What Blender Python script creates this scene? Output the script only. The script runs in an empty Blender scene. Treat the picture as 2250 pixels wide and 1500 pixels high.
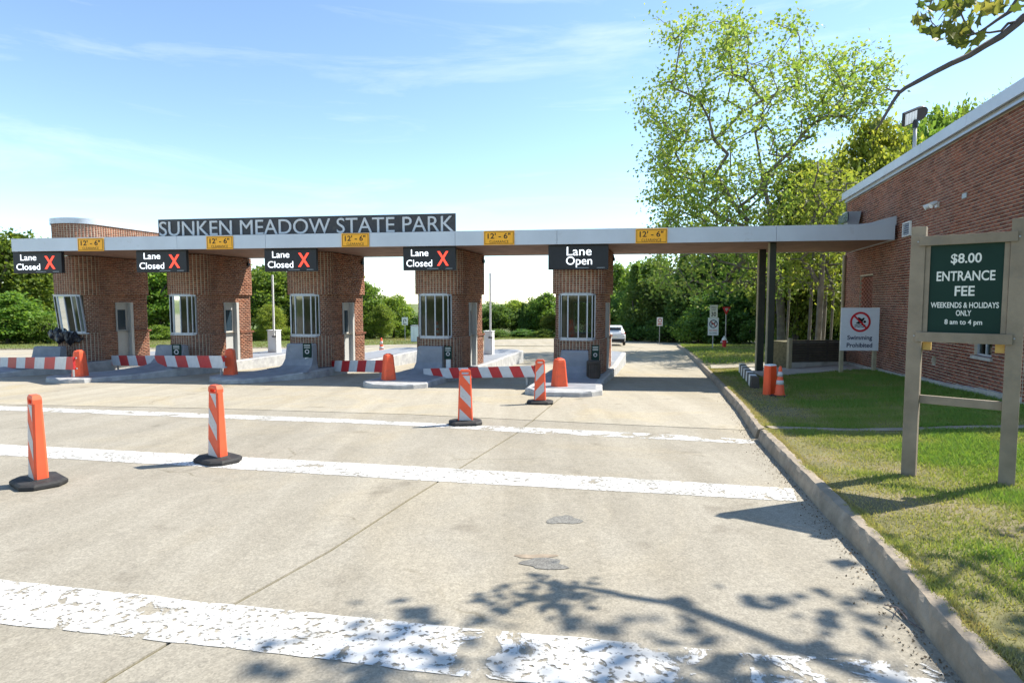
import bpy, bmesh, math, random
import numpy as np
from mathutils import Vector, Matrix

scene = bpy.context.scene
COL = scene.collection
# ------------------------------------------------------------------ camera
F_PX, PITCH, EYE = 1310.0, math.atan(88.0/1310.0), 1.7
cam_d = bpy.data.cameras.new('camera'); cam = bpy.data.objects.new('camera', cam_d); COL.objects.link(cam)
cam_d.sensor_width = 36.0; cam_d.lens = F_PX/2250.0*36.0; cam_d.clip_start = 0.05; cam_d.clip_end = 6000
cam.location = (0, 0, EYE); cam.rotation_euler = (math.pi/2 - PITCH, 0, 0)
scene.camera = cam
# ------------------------------------------------------------------ light
SUN_A, SUN_B = 0.84, 0.33            # metres the shadow runs to -x and -y for each metre of height
SUN_EL = math.atan(1/math.hypot(SUN_A, SUN_B)); SUN_AZ = math.atan2(SUN_A, SUN_B)
sd = bpy.data.lights.new('sun', 'SUN'); sun = bpy.data.objects.new('sun', sd); COL.objects.link(sun)
sd.energy = 4.3; sd.angle = math.radians(0.53); sd.color = (1.0, 0.945, 0.85)
sun.rotation_euler = Vector((-SUN_A, -SUN_B, -1)).to_track_quat('-Z', 'Y').to_euler()
world = bpy.data.worlds.new('World'); scene.world = world; world.use_nodes = True
wn, wl = world.node_tree.nodes, world.node_tree.links
wn.clear()
sky = wn.new('ShaderNodeTexSky'); sky.sky_type = 'NISHITA'; sky.sun_disc = False
sky.sun_elevation = SUN_EL; sky.sun_rotation = SUN_AZ; sky.air_density = 0.85; sky.dust_density = 0.05; sky.ozone_density = 0.6; sky.altitude = 30
bgn = wn.new('ShaderNodeBackground'); bgn.inputs['Strength'].default_value = 0.132
wo = wn.new('ShaderNodeOutputWorld')
tc = wn.new('ShaderNodeTexCoord'); mp = wn.new('ShaderNodeMapping'); mp.vector_type = 'POINT'
mp.inputs['Scale'].default_value = (1.5, 2.4, 11.0); mp.inputs['Location'].default_value = (0.6, 0.2, 1.3); mp.inputs['Rotation'].default_value = (0.0, 0.22, 0.0)
nz = wn.new('ShaderNodeTexNoise'); nz.inputs['Scale'].default_value = 1.5; nz.inputs['Detail'].default_value = 9; nz.inputs['Roughness'].default_value = 0.62; nz.inputs['Distortion'].default_value = 0.6
rp = wn.new('ShaderNodeValToRGB'); rp.color_ramp.elements[0].position = 0.50; rp.color_ramp.elements[1].position = 0.80
rp.color_ramp.elements[1].color = (0.26, 0.26, 0.26, 1)
mx = wn.new('ShaderNodeMix'); mx.data_type = 'RGBA'
mx.inputs[7].default_value = (6.2, 6.3, 6.5, 1)
wl.new(tc.outputs['Generated'], mp.inputs[0]); wl.new(mp.outputs[0], nz.inputs['Vector']); wl.new(nz.outputs[0], rp.inputs[0])
sxw = wn.new('ShaderNodeSeparateXYZ'); wl.new(tc.outputs['Generated'], sxw.inputs[0]); hm = wn.new('ShaderNodeMapRange'); hm.inputs[1].default_value = 0.04; hm.inputs[2].default_value = 0.22; wl.new(sxw.outputs[2], hm.inputs[0])
mm = wn.new('ShaderNodeMath'); mm.operation = 'MULTIPLY'; wl.new(rp.outputs[0], mm.inputs[0]); wl.new(hm.outputs[0], mm.inputs[1]); wl.new(mm.outputs[0], mx.inputs[0]); tn = wn.new('ShaderNodeMix'); tn.data_type = 'RGBA'; tn.blend_type = 'MULTIPLY'; tn.inputs[0].default_value = 1.0; tn.inputs[7].default_value = (0.94, 0.99, 0.98, 1); wl.new(sky.outputs[0], tn.inputs[6]); wl.new(tn.outputs[2], mx.inputs[6]); wl.new(mx.outputs[2], bgn.inputs[0]); wl.new(bgn.outputs[0], wo.inputs[0])
scene.view_settings.view_transform = 'Standard'; scene.view_settings.look = 'None'
scene.view_settings.gamma = 1.0; scene.view_settings.exposure = 1.12; scene.view_settings.use_curve_mapping = False
scene.render.engine = 'CYCLES'
scene.cycles.max_bounces = 8; scene.cycles.transparent_max_bounces = 24; scene.cycles.sample_clamp_indirect = 8
try: scene.cycles.use_denoising = True
except Exception: pass

# ------------------------------------------------------------------ survey helpers (photo bearings -> real places)
SLOPE = 0.03885
def gz(y):                                   # the plaza falls away gently from the viewpoint, then levels out
    return -SLOPE*y if y < 110 else -SLOPE*110 - 0.004*(min(y, 900)-110)
def ray(px, py):
    cx, cy = (px-1125)/F_PX, (750-py)/F_PX
    return Vector((cx, math.cos(PITCH)+cy*math.sin(PITCH), -math.sin(PITCH)+cy*math.cos(PITCH)))
def G(px, py, dz=0.0):
    r = ray(px, py); t = (dz-EYE)/(r.z+SLOPE*r.y)
    return Vector((r.x*t, r.y*t, EYE+r.z*t))
def P(px, py, Y):
    r = ray(px, py); t = Y/r.y
    return Vector((r.x*t, Y, EYE+r.z*t))
def proj(p):
    v = Vector(p)-Vector((0, 0, EYE))
    d = v.y*math.cos(PITCH)-v.z*math.sin(PITCH); u = v.y*math.sin(PITCH)+v.z*math.cos(PITCH)
    return 1125+v.x/d*F_PX, 750-u/d*F_PX, d
U = Vector((0.262, 0.965, 0)); R_ = Vector((0.965, -0.262, 0))
YAW = -math.atan2(0.262, 0.965)

# ------------------------------------------------------------------ materials
MATS = {}
def srgb(r, g, b):
    f = lambda c: (c/255/12.92) if c/255 <= 0.04045 else ((c/255+0.055)/1.055)**2.4
    return (f(r), f(g), f(b), 1)
def mat(name, color, rough=0.6, metal=0.0, var=0.12, scale=6.0, bump=0.0, bscale=None, spec=0.4, dirt=None, coords='Object'):
    if name in MATS: return MATS[name]
    m = bpy.data.materials.new(name); m.use_nodes = True
    n, l = m.node_tree.nodes, m.node_tree.links
    b = n['Principled BSDF']; b.inputs['Roughness'].default_value = rough; b.inputs['Metallic'].default_value = metal
    b.inputs['Specular IOR Level'].default_value = spec
    t = n.new('ShaderNodeTexCoord'); z = n.new('ShaderNodeTexNoise'); z.inputs['Scale'].default_value = scale; z.inputs['Detail'].default_value = 6; z.inputs['Roughness'].default_value = 0.6
    l.new(t.outputs[coords], z.inputs['Vector'])
    r = n.new('ShaderNodeValToRGB'); c = color[:3]
    r.color_ramp.elements[0].position = 0.3; r.color_ramp.elements[1].position = 0.7
    r.color_ramp.elements[0].color = tuple(x*(1-var) for x in c)+(1,); r.color_ramp.elements[1].color = tuple(min(1, x*(1+var)) for x in c)+(1,)
    l.new(z.outputs[0], r.inputs[0]); out = r.outputs[0]
    if dirt:
        z2 = n.new('ShaderNodeTexNoise'); z2.inputs['Scale'].default_value = dirt[1]; z2.inputs['Detail'].default_value = 8; z2.inputs['Roughness'].default_value = 0.7
        l.new(t.outputs[coords], z2.inputs['Vector'])
        r2 = n.new('ShaderNodeValToRGB'); r2.color_ramp.elements[0].position = dirt[2]; r2.color_ramp.elements[1].position = dirt[2]+0.18
        l.new(z2.outputs[0], r2.inputs[0])
        k = n.new('ShaderNodeMix'); k.data_type = 'RGBA'; k.inputs[7].default_value = dirt[0][:3]+(1,)
        l.new(r2.outputs[0], k.inputs[0]); l.new(out, k.inputs[6]); out = k.outputs[2]
    l.new(out, b.inputs['Base Color'])
    if bump:
        z3 = n.new('ShaderNodeTexNoise'); z3.inputs['Scale'].default_value = bscale or scale*6; z3.inputs['Detail'].default_value = 5
        l.new(t.outputs[coords], z3.inputs['Vector'])
        bp = n.new('ShaderNodeBump'); bp.inputs['Strength'].default_value = bump; bp.inputs['Distance'].default_value = 0.01
        l.new(z3.outputs[0], bp.inputs['Height']); l.new(bp.outputs[0], b.inputs['Normal'])
    MATS[name] = m; return m
def emis(name, color, s):
    if name in MATS: return MATS[name]
    m = bpy.data.materials.new(name); m.use_nodes = True; b = m.node_tree.nodes['Principled BSDF']
    b.inputs['Base Color'].default_value = color; b.inputs['Emission Color'].default_value = color; b.inputs['Emission Strength'].default_value = s
    MATS[name] = m; return m
def brick_mat(name, dark, light):
    m = bpy.data.materials.new(name); m.use_nodes = True; n, l = m.node_tree.nodes, m.node_tree.links
    b = n['Principled BSDF']; b.inputs['Roughness'].default_value = 0.88; b.inputs['Specular IOR Level'].default_value = 0.25
    a = n.new('ShaderNodeAttribute'); a.attribute_name = 'rnd'
    oi = n.new('ShaderNodeObjectInfo')
    r = n.new('ShaderNodeValToRGB'); e = r.color_ramp.elements
    e[0].color = dark; e[1].color = light
    x = e.new(0.5); x.color = tuple((dark[i]+light[i])/2 for i in range(3))+(1,)
    x = e.new(0.06); x.color = (dark[0]*0.8, dark[1]*0.8, dark[2]*0.85, 1)
    ad = n.new('ShaderNodeMath'); ad.operation = 'ADD'; fr = n.new('ShaderNodeMath'); fr.operation = 'FRACT'
    l.new(a.outputs['Fac'], ad.inputs[0]); l.new(oi.outputs['Random'], ad.inputs[1]); l.new(ad.outputs[0], fr.inputs[0]); l.new(fr.outputs[0], r.inputs[0])
    t = n.new('ShaderNodeTexCoord'); z = n.new('ShaderNodeTexNoise'); z.inputs['Scale'].default_value = 40; z.inputs['Detail'].default_value = 5
    l.new(t.outputs['Object'], z.inputs['Vector'])
    z2 = n.new('ShaderNodeTexNoise'); z2.inputs['Scale'].default_value = 0.9; z2.inputs['Detail'].default_value = 5; l.new(t.outputs['Object'], z2.inputs['Vector'])
    hs = n.new('ShaderNodeHueSaturation'); mr = n.new('ShaderNodeMapRange'); mr.inputs[3].default_value = 0.72; mr.inputs[4].default_value = 1.28
    l.new(z.outputs[0], mr.inputs[0]); l.new(mr.outputs[0], hs.inputs['Value']); l.new(r.outputs[0], hs.inputs['Color'])
    mr2 = n.new('ShaderNodeMapRange'); mr2.inputs[3].default_value = 0.7; mr2.inputs[4].default_value = 1.2; l.new(z2.outputs[0], mr2.inputs[0])
    l.new(mr2.outputs[0], hs.inputs['Saturation'])
    z3 = n.new('ShaderNodeTexNoise'); z3.inputs['Scale'].default_value = 0.7; z3.inputs['Detail'].default_value = 8; z3.inputs['Roughness'].default_value = 0.7; mp3 = n.new('ShaderNodeMapping'); mp3.inputs['Scale'].default_value = (1.6, 1.6, .5); l.new(t.outputs['Object'], mp3.inputs[0]); l.new(mp3.outputs[0], z3.inputs['Vector'])
    r3 = n.new('ShaderNodeValToRGB'); r3.color_ramp.elements[0].position = 0.36; r3.color_ramp.elements[1].position = 0.62; r3.color_ramp.elements[0].color = (0.70, 0.70, 0.72, 1); r3.color_ramp.elements[1].color = (1.08, 1.05, 1.0, 1); l.new(z3.outputs[0], r3.inputs[0])
    k3 = n.new('ShaderNodeMix'); k3.data_type = 'RGBA'; k3.blend_type = 'MULTIPLY'; k3.inputs[0].default_value = 1; l.new(hs.outputs[0], k3.inputs[6]); l.new(r3.outputs[0], k3.inputs[7]); l.new(k3.outputs[2], b.inputs['Base Color'])
    bp = n.new('ShaderNodeBump'); bp.inputs['Strength'].default_value = 0.4; bp.inputs['Distance'].default_value = 0.006; l.new(z.outputs[0], bp.inputs['Height']); l.new(bp.outputs[0], b.inputs['Normal'])
    MATS[name] = m; return m
def leaf_mat(name, c0, c1, c2, trans=0.42):
    m = bpy.data.materials.new(name); m.use_nodes = True; n, l = m.node_tree.nodes, m.node_tree.links
    n.clear(); o = n.new('ShaderNodeOutputMaterial')
    a = n.new('ShaderNodeAttribute'); a.attribute_name = 'rnd'; oi = n.new('ShaderNodeObjectInfo')
    r = n.new('ShaderNodeValToRGB'); e = r.color_ramp.elements; e[0].color = c0+(1,); e[1].color = c2+(1,); q = e.new(0.55); q.color = c1+(1,)
    l.new(a.outputs['Fac'], r.inputs[0])
    hs = n.new('ShaderNodeHueSaturation'); mr = n.new('ShaderNodeMapRange'); mr.inputs[3].default_value = 0.78; mr.inputs[4].default_value = 1.32
    m5 = n.new('ShaderNodeMath'); m5.operation = 'MULTIPLY'; m5.inputs[1].default_value = 7.31; m6 = n.new('ShaderNodeMath'); m6.operation = 'FRACT'; l.new(oi.outputs['Random'], m5.inputs[0]); l.new(m5.outputs[0], m6.inputs[0])
    mh = n.new('ShaderNodeMapRange'); mh.inputs[3].default_value = 0.478; mh.inputs[4].default_value = 0.515; l.new(m6.outputs[0], mh.inputs[0]); l.new(mh.outputs[0], hs.inputs['Hue'])
    l.new(oi.outputs['Random'], mr.inputs[0]); l.new(mr.outputs[0], hs.inputs['Value']); l.new(r.outputs[0], hs.inputs['Color'])
    d = n.new('ShaderNodeBsdfPrincipled'); d.inputs['Roughness'].default_value = 0.55; d.inputs['Specular IOR Level'].default_value = 0.3
    t = n.new('ShaderNodeBsdfTranslucent'); g = n.new('ShaderNodeGamma'); g.inputs[1].default_value = 0.86
    yl = n.new('ShaderNodeMix'); yl.data_type = 'RGBA'; yl.blend_type = 'MULTIPLY'; yl.inputs[0].default_value = 1; yl.inputs[7].default_value = (1.12, 1.12, 0.5, 1)
    l.new(hs.outputs[0], g.inputs[0]); l.new(g.outputs[0], yl.inputs[6]); l.new(yl.outputs[2], t.inputs[0]); l.new(hs.outputs[0], d.inputs['Base Color'])
    mxs = n.new('ShaderNodeMixShader'); mxs.inputs[0].default_value = trans
    l.new(d.outputs[0], mxs.inputs[1]); l.new(t.outputs[0], mxs.inputs[2]); l.new(mxs.outputs[0], o.inputs[0])
    MATS[name] = m; return m
def glass_mat(name, tint, refl=0.25, op=0.35):
    m = bpy.data.materials.new(name); m.use_nodes = True; n, l = m.node_tree.nodes, m.node_tree.links
    n.clear(); o = n.new('ShaderNodeOutputMaterial'); tr = n.new('ShaderNodeBsdfTransparent'); tr.inputs[0].default_value = tint+(1,)
    gl = n.new('ShaderNodeBsdfGlossy'); gl.inputs['Roughness'].default_value = 0.04; gl.inputs['Color'].default_value = (0.8, 0.85, 0.85, 1)
    fr = n.new('ShaderNodeFresnel'); fr.inputs[0].default_value = 1.5; ma = n.new('ShaderNodeMath'); ma.operation = 'ADD'; ma.inputs[1].default_value = refl
    l.new(fr.outputs[0], ma.inputs[0]); a = n.new('ShaderNodeMixShader'); l.new(ma.outputs[0], a.inputs[0]); l.new(tr.outputs[0], a.inputs[1]); l.new(gl.outputs[0], a.inputs[2])
    l.new(a.outputs[0], o.inputs[0]); MATS[name] = m; return m

def ground_mat(name, base, var2, speck, yellow, rust, ysc=0.35):
    """exposed-aggregate concrete / asphalt: broad tone drift, tan staining, stone speckle, fine cracks."""
    m = bpy.data.materials.new(name); m.use_nodes = True; n, l = m.node_tree.nodes, m.node_tree.links
    b = n['Principled BSDF']; b.inputs['Roughness'].default_value = 0.92; b.inputs['Specular IOR Level'].default_value = 0.15
    t = n.new('ShaderNodeTexCoord'); O = t.outputs['Object']
    def noise(s, d=6, r=0.6, dist=0.0):
        z = n.new('ShaderNodeTexNoise'); z.inputs['Scale'].default_value = s; z.inputs['Detail'].default_value = d; z.inputs['Roughness'].default_value = r; z.inputs['Distortion'].default_value = dist
        l.new(O, z.inputs['Vector']); return z.outputs[0]
    def ramp(src, p0, p1, c0=(0, 0, 0, 1), c1=(1, 1, 1, 1)):
        r = n.new('ShaderNodeValToRGB'); r.color_ramp.elements[0].position = p0; r.color_ramp.elements[1].position = p1
        r.color_ramp.elements[0].color = c0; r.color_ramp.elements[1].color = c1; l.new(src, r.inputs[0]); return r.outputs[0]
    def mix(f, a, c, mode='MIX'):
        k = n.new('ShaderNodeMix'); k.data_type = 'RGBA'; k.blend_type = mode
        if isinstance(f, float): k.inputs[0].default_value = f
        else: l.new(f, k.inputs[0])
        if isinstance(a, tuple): k.inputs[6].default_value = a
        else: l.new(a, k.inputs[6])
        if isinstance(c, tuple): k.inputs[7].default_value = c
        else: l.new(c, k.inputs[7])
        return k.outputs[2]
    c = ramp(noise(0.6, 7), 0.35, 0.65, base+(1,), var2+(1,))
    c = mix(ramp(noise(ysc, 6, 0.65, 0.8), 0.48, 0.68), c, yellow+(1,))
    c = mix(ramp(noise(1.3, 8, 0.75, 1.0), 0.66, 0.80), c, rust+(1,))
    vo = n.new('ShaderNodeTexVoronoi'); vo.inputs['Scale'].default_value = 95; l.new(O, vo.inputs['Vector'])
    bw = n.new('ShaderNodeRGBToBW'); l.new(vo.outputs['Color'], bw.inputs[0])
    sp = ramp(bw.outputs[0], 0.1, 0.9, (1-speck,)*3+(1,), (1+speck,)*3+(1,))
    c = mix(1.0, c, sp, 'MULTIPLY')
    c = mix(1.0, c, ramp(noise(24, 6, 0.8), 0.3, 0.7, (0.84,)*3+(1,), (1.16,)*3+(1,)), 'MULTIPLY')
    c = mix(1.0, c, ramp(noise(5, 6, 0.8), 0.3, 0.7, (0.92,)*3+(1,), (1.08,)*3+(1,)), 'MULTIPLY')
    mpn = n.new('ShaderNodeMapping'); mpn.inputs['Rotation'].default_value = (0, 0, math.atan2(0.262, 0.965)); mpn.inputs['Scale'].default_value = (1.5, 0.10, 1); l.new(O, mpn.inputs[0])
    zt = n.new('ShaderNodeTexNoise'); zt.inputs['Scale'].default_value = 1.0; zt.inputs['Detail'].default_value = 7; zt.inputs['Roughness'].default_value = 0.62; l.new(mpn.outputs[0], zt.inputs['Vector'])
    c = mix(1.0, c, ramp(zt.outputs[0], 0.34, 0.62, (0.88, 0.87, 0.85, 1), (1.05,)*3+(1,)), 'MULTIPLY')
    c = mix(1.0, c, ramp(noise(2.1, 3, 0.5), 0.25, 0.36, (0.78, 0.77, 0.76, 1), (1,)*3+(1,)), 'MULTIPLY')
    vc = n.new('ShaderNodeTexVoronoi'); vc.feature = 'DISTANCE_TO_EDGE'; vc.inputs['Scale'].default_value = 0.22
    wz = n.new('ShaderNodeTexNoise'); wz.inputs['Scale'].default_value = 1.2; wz.inputs['Detail'].default_value = 6; l.new(O, wz.inputs['Vector'])
    vm = n.new('ShaderNodeMix'); vm.data_type = 'RGBA'; vm.blend_type = 'ADD'; vm.inputs[0].default_value = 0.9; l.new(O, vm.inputs[6]); l.new(wz.outputs['Color'], vm.inputs[7]); l.new(vm.outputs[2], vc.inputs['Vector'])
    crack = ramp(vc.outputs['Distance'], 0.0, 0.0045, (0.66, 0.64, 0.58, 1), (1,)*3+(1,))
    c = mix(ramp(noise(0.5, 3), 0.53, 0.60), c, mix(1.0, c, crack, 'MULTIPLY'))
    l.new(c, b.inputs['Base Color'])
    bp = n.new('ShaderNodeBump'); bp.inputs['Strength'].default_value = 0.35; bp.inputs['Distance'].default_value = 0.004
    l.new(bw.outputs[0], bp.inputs['Height']); l.new(bp.outputs[0], b.inputs['Normal'])
    MATS[name] = m; return m
def paint_mat(name, worn):
    m = bpy.data.materials.new(name); m.use_nodes = True; n, l = m.node_tree.nodes, m.node_tree.links
    b = n['Principled BSDF']; o = n['Material Output']; b.inputs['Roughness'].default_value = 0.75; b.inputs['Specular IOR Level'].default_value = 0.2
    t = n.new('ShaderNodeTexCoord')
    z = n.new('ShaderNodeTexNoise'); z.inputs['Scale'].default_value = 3.6; z.inputs['Detail'].default_value = 12; z.inputs['Roughness'].default_value = 0.68; z.inputs['Distortion'].default_value = 0.5
    l.new(t.outputs['Object'], z.inputs['Vector'])
    sx = n.new('ShaderNodeSeparateXYZ'); l.new(t.outputs['Object'], sx.inputs[0])
    mr = n.new('ShaderNodeMapRange'); mr.inputs[1].default_value = -2.6; mr.inputs[2].default_value = 1.6; mr.inputs[3].default_value = worn[0]; mr.inputs[4].default_value = worn[1]
    l.new(sx.outputs[0], mr.inputs[0])
    sb = n.new('ShaderNodeMath'); sb.operation = 'SUBTRACT'; l.new(z.outputs[0], sb.inputs[0]); l.new(mr.outputs[0], sb.inputs[1])
    r = n.new('ShaderNodeValToRGB'); r.color_ramp.elements[0].position = 0.0; r.color_ramp.elements[1].position = 0.03; l.new(sb.outputs[0], r.inputs[0])
    z2 = n.new('ShaderNodeTexNoise'); z2.inputs['Scale'].default_value = 26; z2.inputs['Detail'].default_value = 8; l.new(t.outputs['Object'], z2.inputs['Vector'])
    r3 = n.new('ShaderNodeValToRGB'); r3.color_ramp.elements[0].position = 0.36; r3.color_ramp.elements[1].position = 0.46; l.new(z2.outputs[0], r3.inputs[0])
    mu = n.new('ShaderNodeMath'); mu.operation = 'MULTIPLY'; l.new(r.outputs[0], mu.inputs[0]); l.new(r3.outputs[0], mu.inputs[1])
    z4 = n.new('ShaderNodeTexNoise'); z4.inputs['Scale'].default_value = 3; z4.inputs['Detail'].default_value = 6; l.new(t.outputs['Object'], z4.inputs['Vector'])
    r2 = n.new('ShaderNodeValToRGB'); r2.color_ramp.elements[0].color = (0.40, 0.385, 0.35, 1); r2.color_ramp.elements[1].color = (0.66, 0.65, 0.62, 1); r2.color_ramp.elements[0].position = 0.3; r2.color_ramp.elements[1].position = 0.6
    l.new(z4.outputs[0], r2.inputs[0]); l.new(r2.outputs[0], b.inputs['Base Color'])
    tr = n.new('ShaderNodeBsdfTransparent'); ms = n.new('ShaderNodeMixShader'); l.new(mu.outputs[0], ms.inputs[0]); l.new(tr.outputs[0], ms.inputs[1]); l.new(b.outputs[0], ms.inputs[2]); l.new(ms.outputs[0], o.inputs[0])
    MATS[name] = m; return m
def stripe_mat(name, ca, cb, period, slant, axis=0):
    m = bpy.data.materials.new(name); m.use_nodes = True; n, l = m.node_tree.nodes, m.node_tree.links
    b = n['Principled BSDF']; b.inputs['Roughness'].default_value = 0.5
    t = n.new('ShaderNodeTexCoord'); s = n.new('ShaderNodeSeparateXYZ'); l.new(t.outputs['Object'], s.inputs[0])
    k = n.new('ShaderNodeMath'); k.operation = 'MULTIPLY_ADD'; k.inputs[1].default_value = slant; l.new(s.outputs[2], k.inputs[0]); l.new(s.outputs[axis], k.inputs[2])
    d = n.new('ShaderNodeMath'); d.operation = 'DIVIDE'; d.inputs[1].default_value = period; l.new(k.outputs[0], d.inputs[0])
    f = n.new('ShaderNodeMath'); f.operation = 'FRACT'; l.new(d.outputs[0], f.inputs[0])
    g = n.new('ShaderNodeMath'); g.operation = 'GREATER_THAN'; g.inputs[1].default_value = 0.5; l.new(f.outputs[0], g.inputs[0])
    z = n.new('ShaderNodeTexNoise'); z.inputs['Scale'].default_value = 7; z.inputs['Detail'].default_value = 7; l.new(t.outputs['Object'], z.inputs['Vector'])
    x = n.new('ShaderNodeMix'); x.data_type = 'RGBA'; x.inputs[6].default_value = ca+(1,); x.inputs[7].default_value = cb+(1,); l.new(g.outputs[0], x.inputs[0])
    hs = n.new('ShaderNodeHueSaturation'); mr = n.new('ShaderNodeMapRange'); mr.inputs[3].default_value = 0.75; mr.inputs[4].default_value = 1.15; l.new(z.outputs[0], mr.inputs[0]); l.new(mr.outputs[0], hs.inputs['Value'])
    l.new(x.outputs[2], hs.inputs['Color']); l.new(hs.outputs[0], b.inputs['Base Color']); MATS[name] = m; return m

M_BRICK = brick_mat('red brick', (0.215, 0.078, 0.050, 1), (0.31, 0.117, 0.074, 1))
M_BRICKB = brick_mat('booth brick', (0.22, 0.088, 0.050, 1), (0.315, 0.135, 0.079, 1))
M_MORTAR = mat('mortar', (0.50, 0.42, 0.32), 0.95, var=0.2, scale=4, bump=0.3)
M_ROAD = ground_mat('road concrete', (0.282, 0.256, 0.206), (0.318, 0.290, 0.235), 0.18, (0.32, 0.283, 0.215), (0.27, 0.205, 0.14))
M_APRON = ground_mat('apron concrete', (0.345, 0.312, 0.245), (0.375, 0.337, 0.267), 0.14, (0.39, 0.335, 0.235), (0.29, 0.225, 0.15), 0.5)
M_KERB = mat('weathered kerb concrete', (0.29, 0.240, 0.18), 0.95, var=0.25, scale=5, bump=0.9, bscale=35, dirt=((0.20, 0.165, 0.12), 1.6, 0.52))
M_CONC = mat('concrete', (0.42, 0.40, 0.36), 0.9, var=0.15, scale=3, bump=0.4, bscale=40, dirt=((0.25, 0.23, 0.20), 1.2, 0.56))
M_ISL = mat('grey painted concrete', (0.24, 0.255, 0.28), 0.75, var=0.14, scale=3, bump=0.4, bscale=30, dirt=((0.36, 0.35, 0.33), 2.4, 0.56))
M_ISLK = mat('island kerb concrete', (0.40, 0.40, 0.39), 0.85, var=0.2, scale=4, bump=0.6, bscale=30, dirt=((0.26, 0.26, 0.28), 3.0, 0.5))
M_ALU = mat('silver fascia metal', (0.52, 0.56, 0.62), 0.40, metal=0.15, var=0.07, scale=0.9, dirt=((0.40, 0.41, 0.43), 2.5, 0.6))
M_FRAME = mat('aluminium frame', (0.38, 0.41, 0.46), 0.35, metal=0.4, var=0.05)
M_ROOFE = mat('roof edge membrane', (0.36, 0.36, 0.34), 0.8, var=0.12, scale=2)
M_SOFF = mat('stained soffit boards', (0.26, 0.155, 0.115), 0.7, var=0.28, scale=2.2)
M_DOOR = mat('grey painted door', (0.44, 0.44, 0.42), 0.5, var=0.05)
M_DARK = mat('dark interior', (0.05, 0.05, 0.052), 0.7, var=0.2)
M_INT = mat('booth interior wall', (0.16, 0.17, 0.16), 0.8, var=0.1)
M_BLACK = mat('black housing', (0.012, 0.013, 0.018), 0.45, var=0.2)
M_RUB = mat('black rubber', (0.028, 0.027, 0.026), 0.75, var=0.35, scale=12, bump=0.4, dirt=((0.10, 0.09, 0.075), 9, 0.6))
M_OR = mat('orange plastic', (0.80, 0.11, 0.04), 0.55, var=0.10, scale=5, dirt=((0.42, 0.10, 0.06), 7, 0.56))
M_ORD = mat('deep orange plastic', (0.80, 0.085, 0.02), 0.45, var=0.06, scale=5, dirt=((0.5, 0.08, 0.03), 5, 0.62))
M_REFL = mat('white reflective sheeting', (0.52, 0.50, 0.50), 0.4, var=0.07, scale=30, dirt=((0.34, 0.31, 0.29), 14, 0.56))
M_REFO = mat('orange reflective sheeting', (0.80, 0.17, 0.045), 0.4, var=0.05, scale=30)
M_WHITE = mat('white paint', (0.74, 0.74, 0.72), 0.5, var=0.06, scale=5, dirt=((0.45, 0.43, 0.38), 3, 0.64))
M_YEL = mat('amber sign face', (0.95, 0.44, 0.02), 0.45, var=0.05)
M_BLK = mat('black lettering', (0.01, 0.01, 0.01), 0.6, var=0.0)
M_LET = mat('pale letters', (0.58, 0.60, 0.62), 0.5, var=0.05)
M_SIGND = mat('charcoal sign panel', (0.050, 0.050, 0.054), 0.6, var=0.2, scale=5, dirt=((0.09, 0.085, 0.08), 3, 0.55))
M_GREEN = mat('dark green sign face', (0.012, 0.036, 0.027), 0.6, spec=0.15, var=0.08, scale=3)
M_CREAM = mat('cream lettering', (0.72, 0.72, 0.66), 0.5, var=0.03)
M_WOOD = mat('weathered grey timber', (0.25, 0.20, 0.145), 0.85, var=0.25, scale=3, bump=0.5, bscale=25, dirt=((0.19, 0.165, 0.135), 2.5, 0.55))
M_WOODY = mat('fresh yellow timber', (0.52, 0.33, 0.10), 0.8, var=0.2, scale=8)
M_WOODD = mat('dark timber', (0.075, 0.062, 0.05), 0.85, var=0.3, scale=3, bump=0.4)
M_POST = mat('dark green steel', (0.024, 0.026, 0.017), 0.5, var=0.25, scale=3, dirt=((0.14, 0.10, 0.06), 3, 0.62))
M_POSTL = mat('pale timber post', (0.36, 0.31, 0.20), 0.8, var=0.15)
M_RED = mat('red enamel', (0.58, 0.022, 0.03), 0.45, var=0.05)
M_NAVY = mat('navy print', (0.02, 0.035, 0.09), 0.6, var=0.0)
M_SIGNW = mat('white sign face', (0.74, 0.77, 0.80), 0.5, var=0.04)
M_STEEL = mat('galvanised steel', (0.36, 0.37, 0.38), 0.5, metal=0.5, var=0.12)
M_BARK = mat('mottled bark', (0.13, 0.112, 0.088), 0.9, var=0.4, scale=3, bump=0.6, dirt=((0.24, 0.22, 0.18), 3, 0.56))
M_BARKD = mat('dark bark', (0.075, 0.062, 0.05), 0.9, var=0.3, scale=4, bump=0.6)
M_TWIG = mat('twig bark', (0.11, 0.09, 0.085), 0.85, var=0.3, scale=6)
M_CARW = mat('white car paint', (0.62, 0.65, 0.70), 0.22, var=0.02, spec=0.6)
M_CARG = mat('dark car glass', (0.03, 0.05, 0.07), 0.1, var=0.0, spec=0.8)
M_TAIL = mat('red lamp lens', (0.45, 0.03, 0.02), 0.25, var=0.0)
M_GLASS = glass_mat('window glass', (0.42, 0.50, 0.47), 0.0)
M_LED = emis('white led text', (0.9, 0.95, 1.0, 1), 0.75)
M_LEDR = emis('red led cross', (1.0, 0.06, 0.03, 1), 0.75)
M_TARP = mat('black plastic sheet', (0.018, 0.018, 0.022), 0.35, var=0.3, scale=12, bump=0.8, bscale=20)
L_SYC = leaf_mat('sycamore leaf', (0.11, 0.195, 0.045), (0.20, 0.285, 0.065), (0.30, 0.34, 0.10), 0.55)
L_OAK = leaf_mat('broad leaf', (0.085, 0.165, 0.030), (0.155, 0.25, 0.045), (0.24, 0.33, 0.065), 0.52)
L_DRK = leaf_mat('dark leaf', (0.06, 0.13, 0.036), (0.105, 0.19, 0.05), (0.165, 0.26, 0.066), 0.5)
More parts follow.
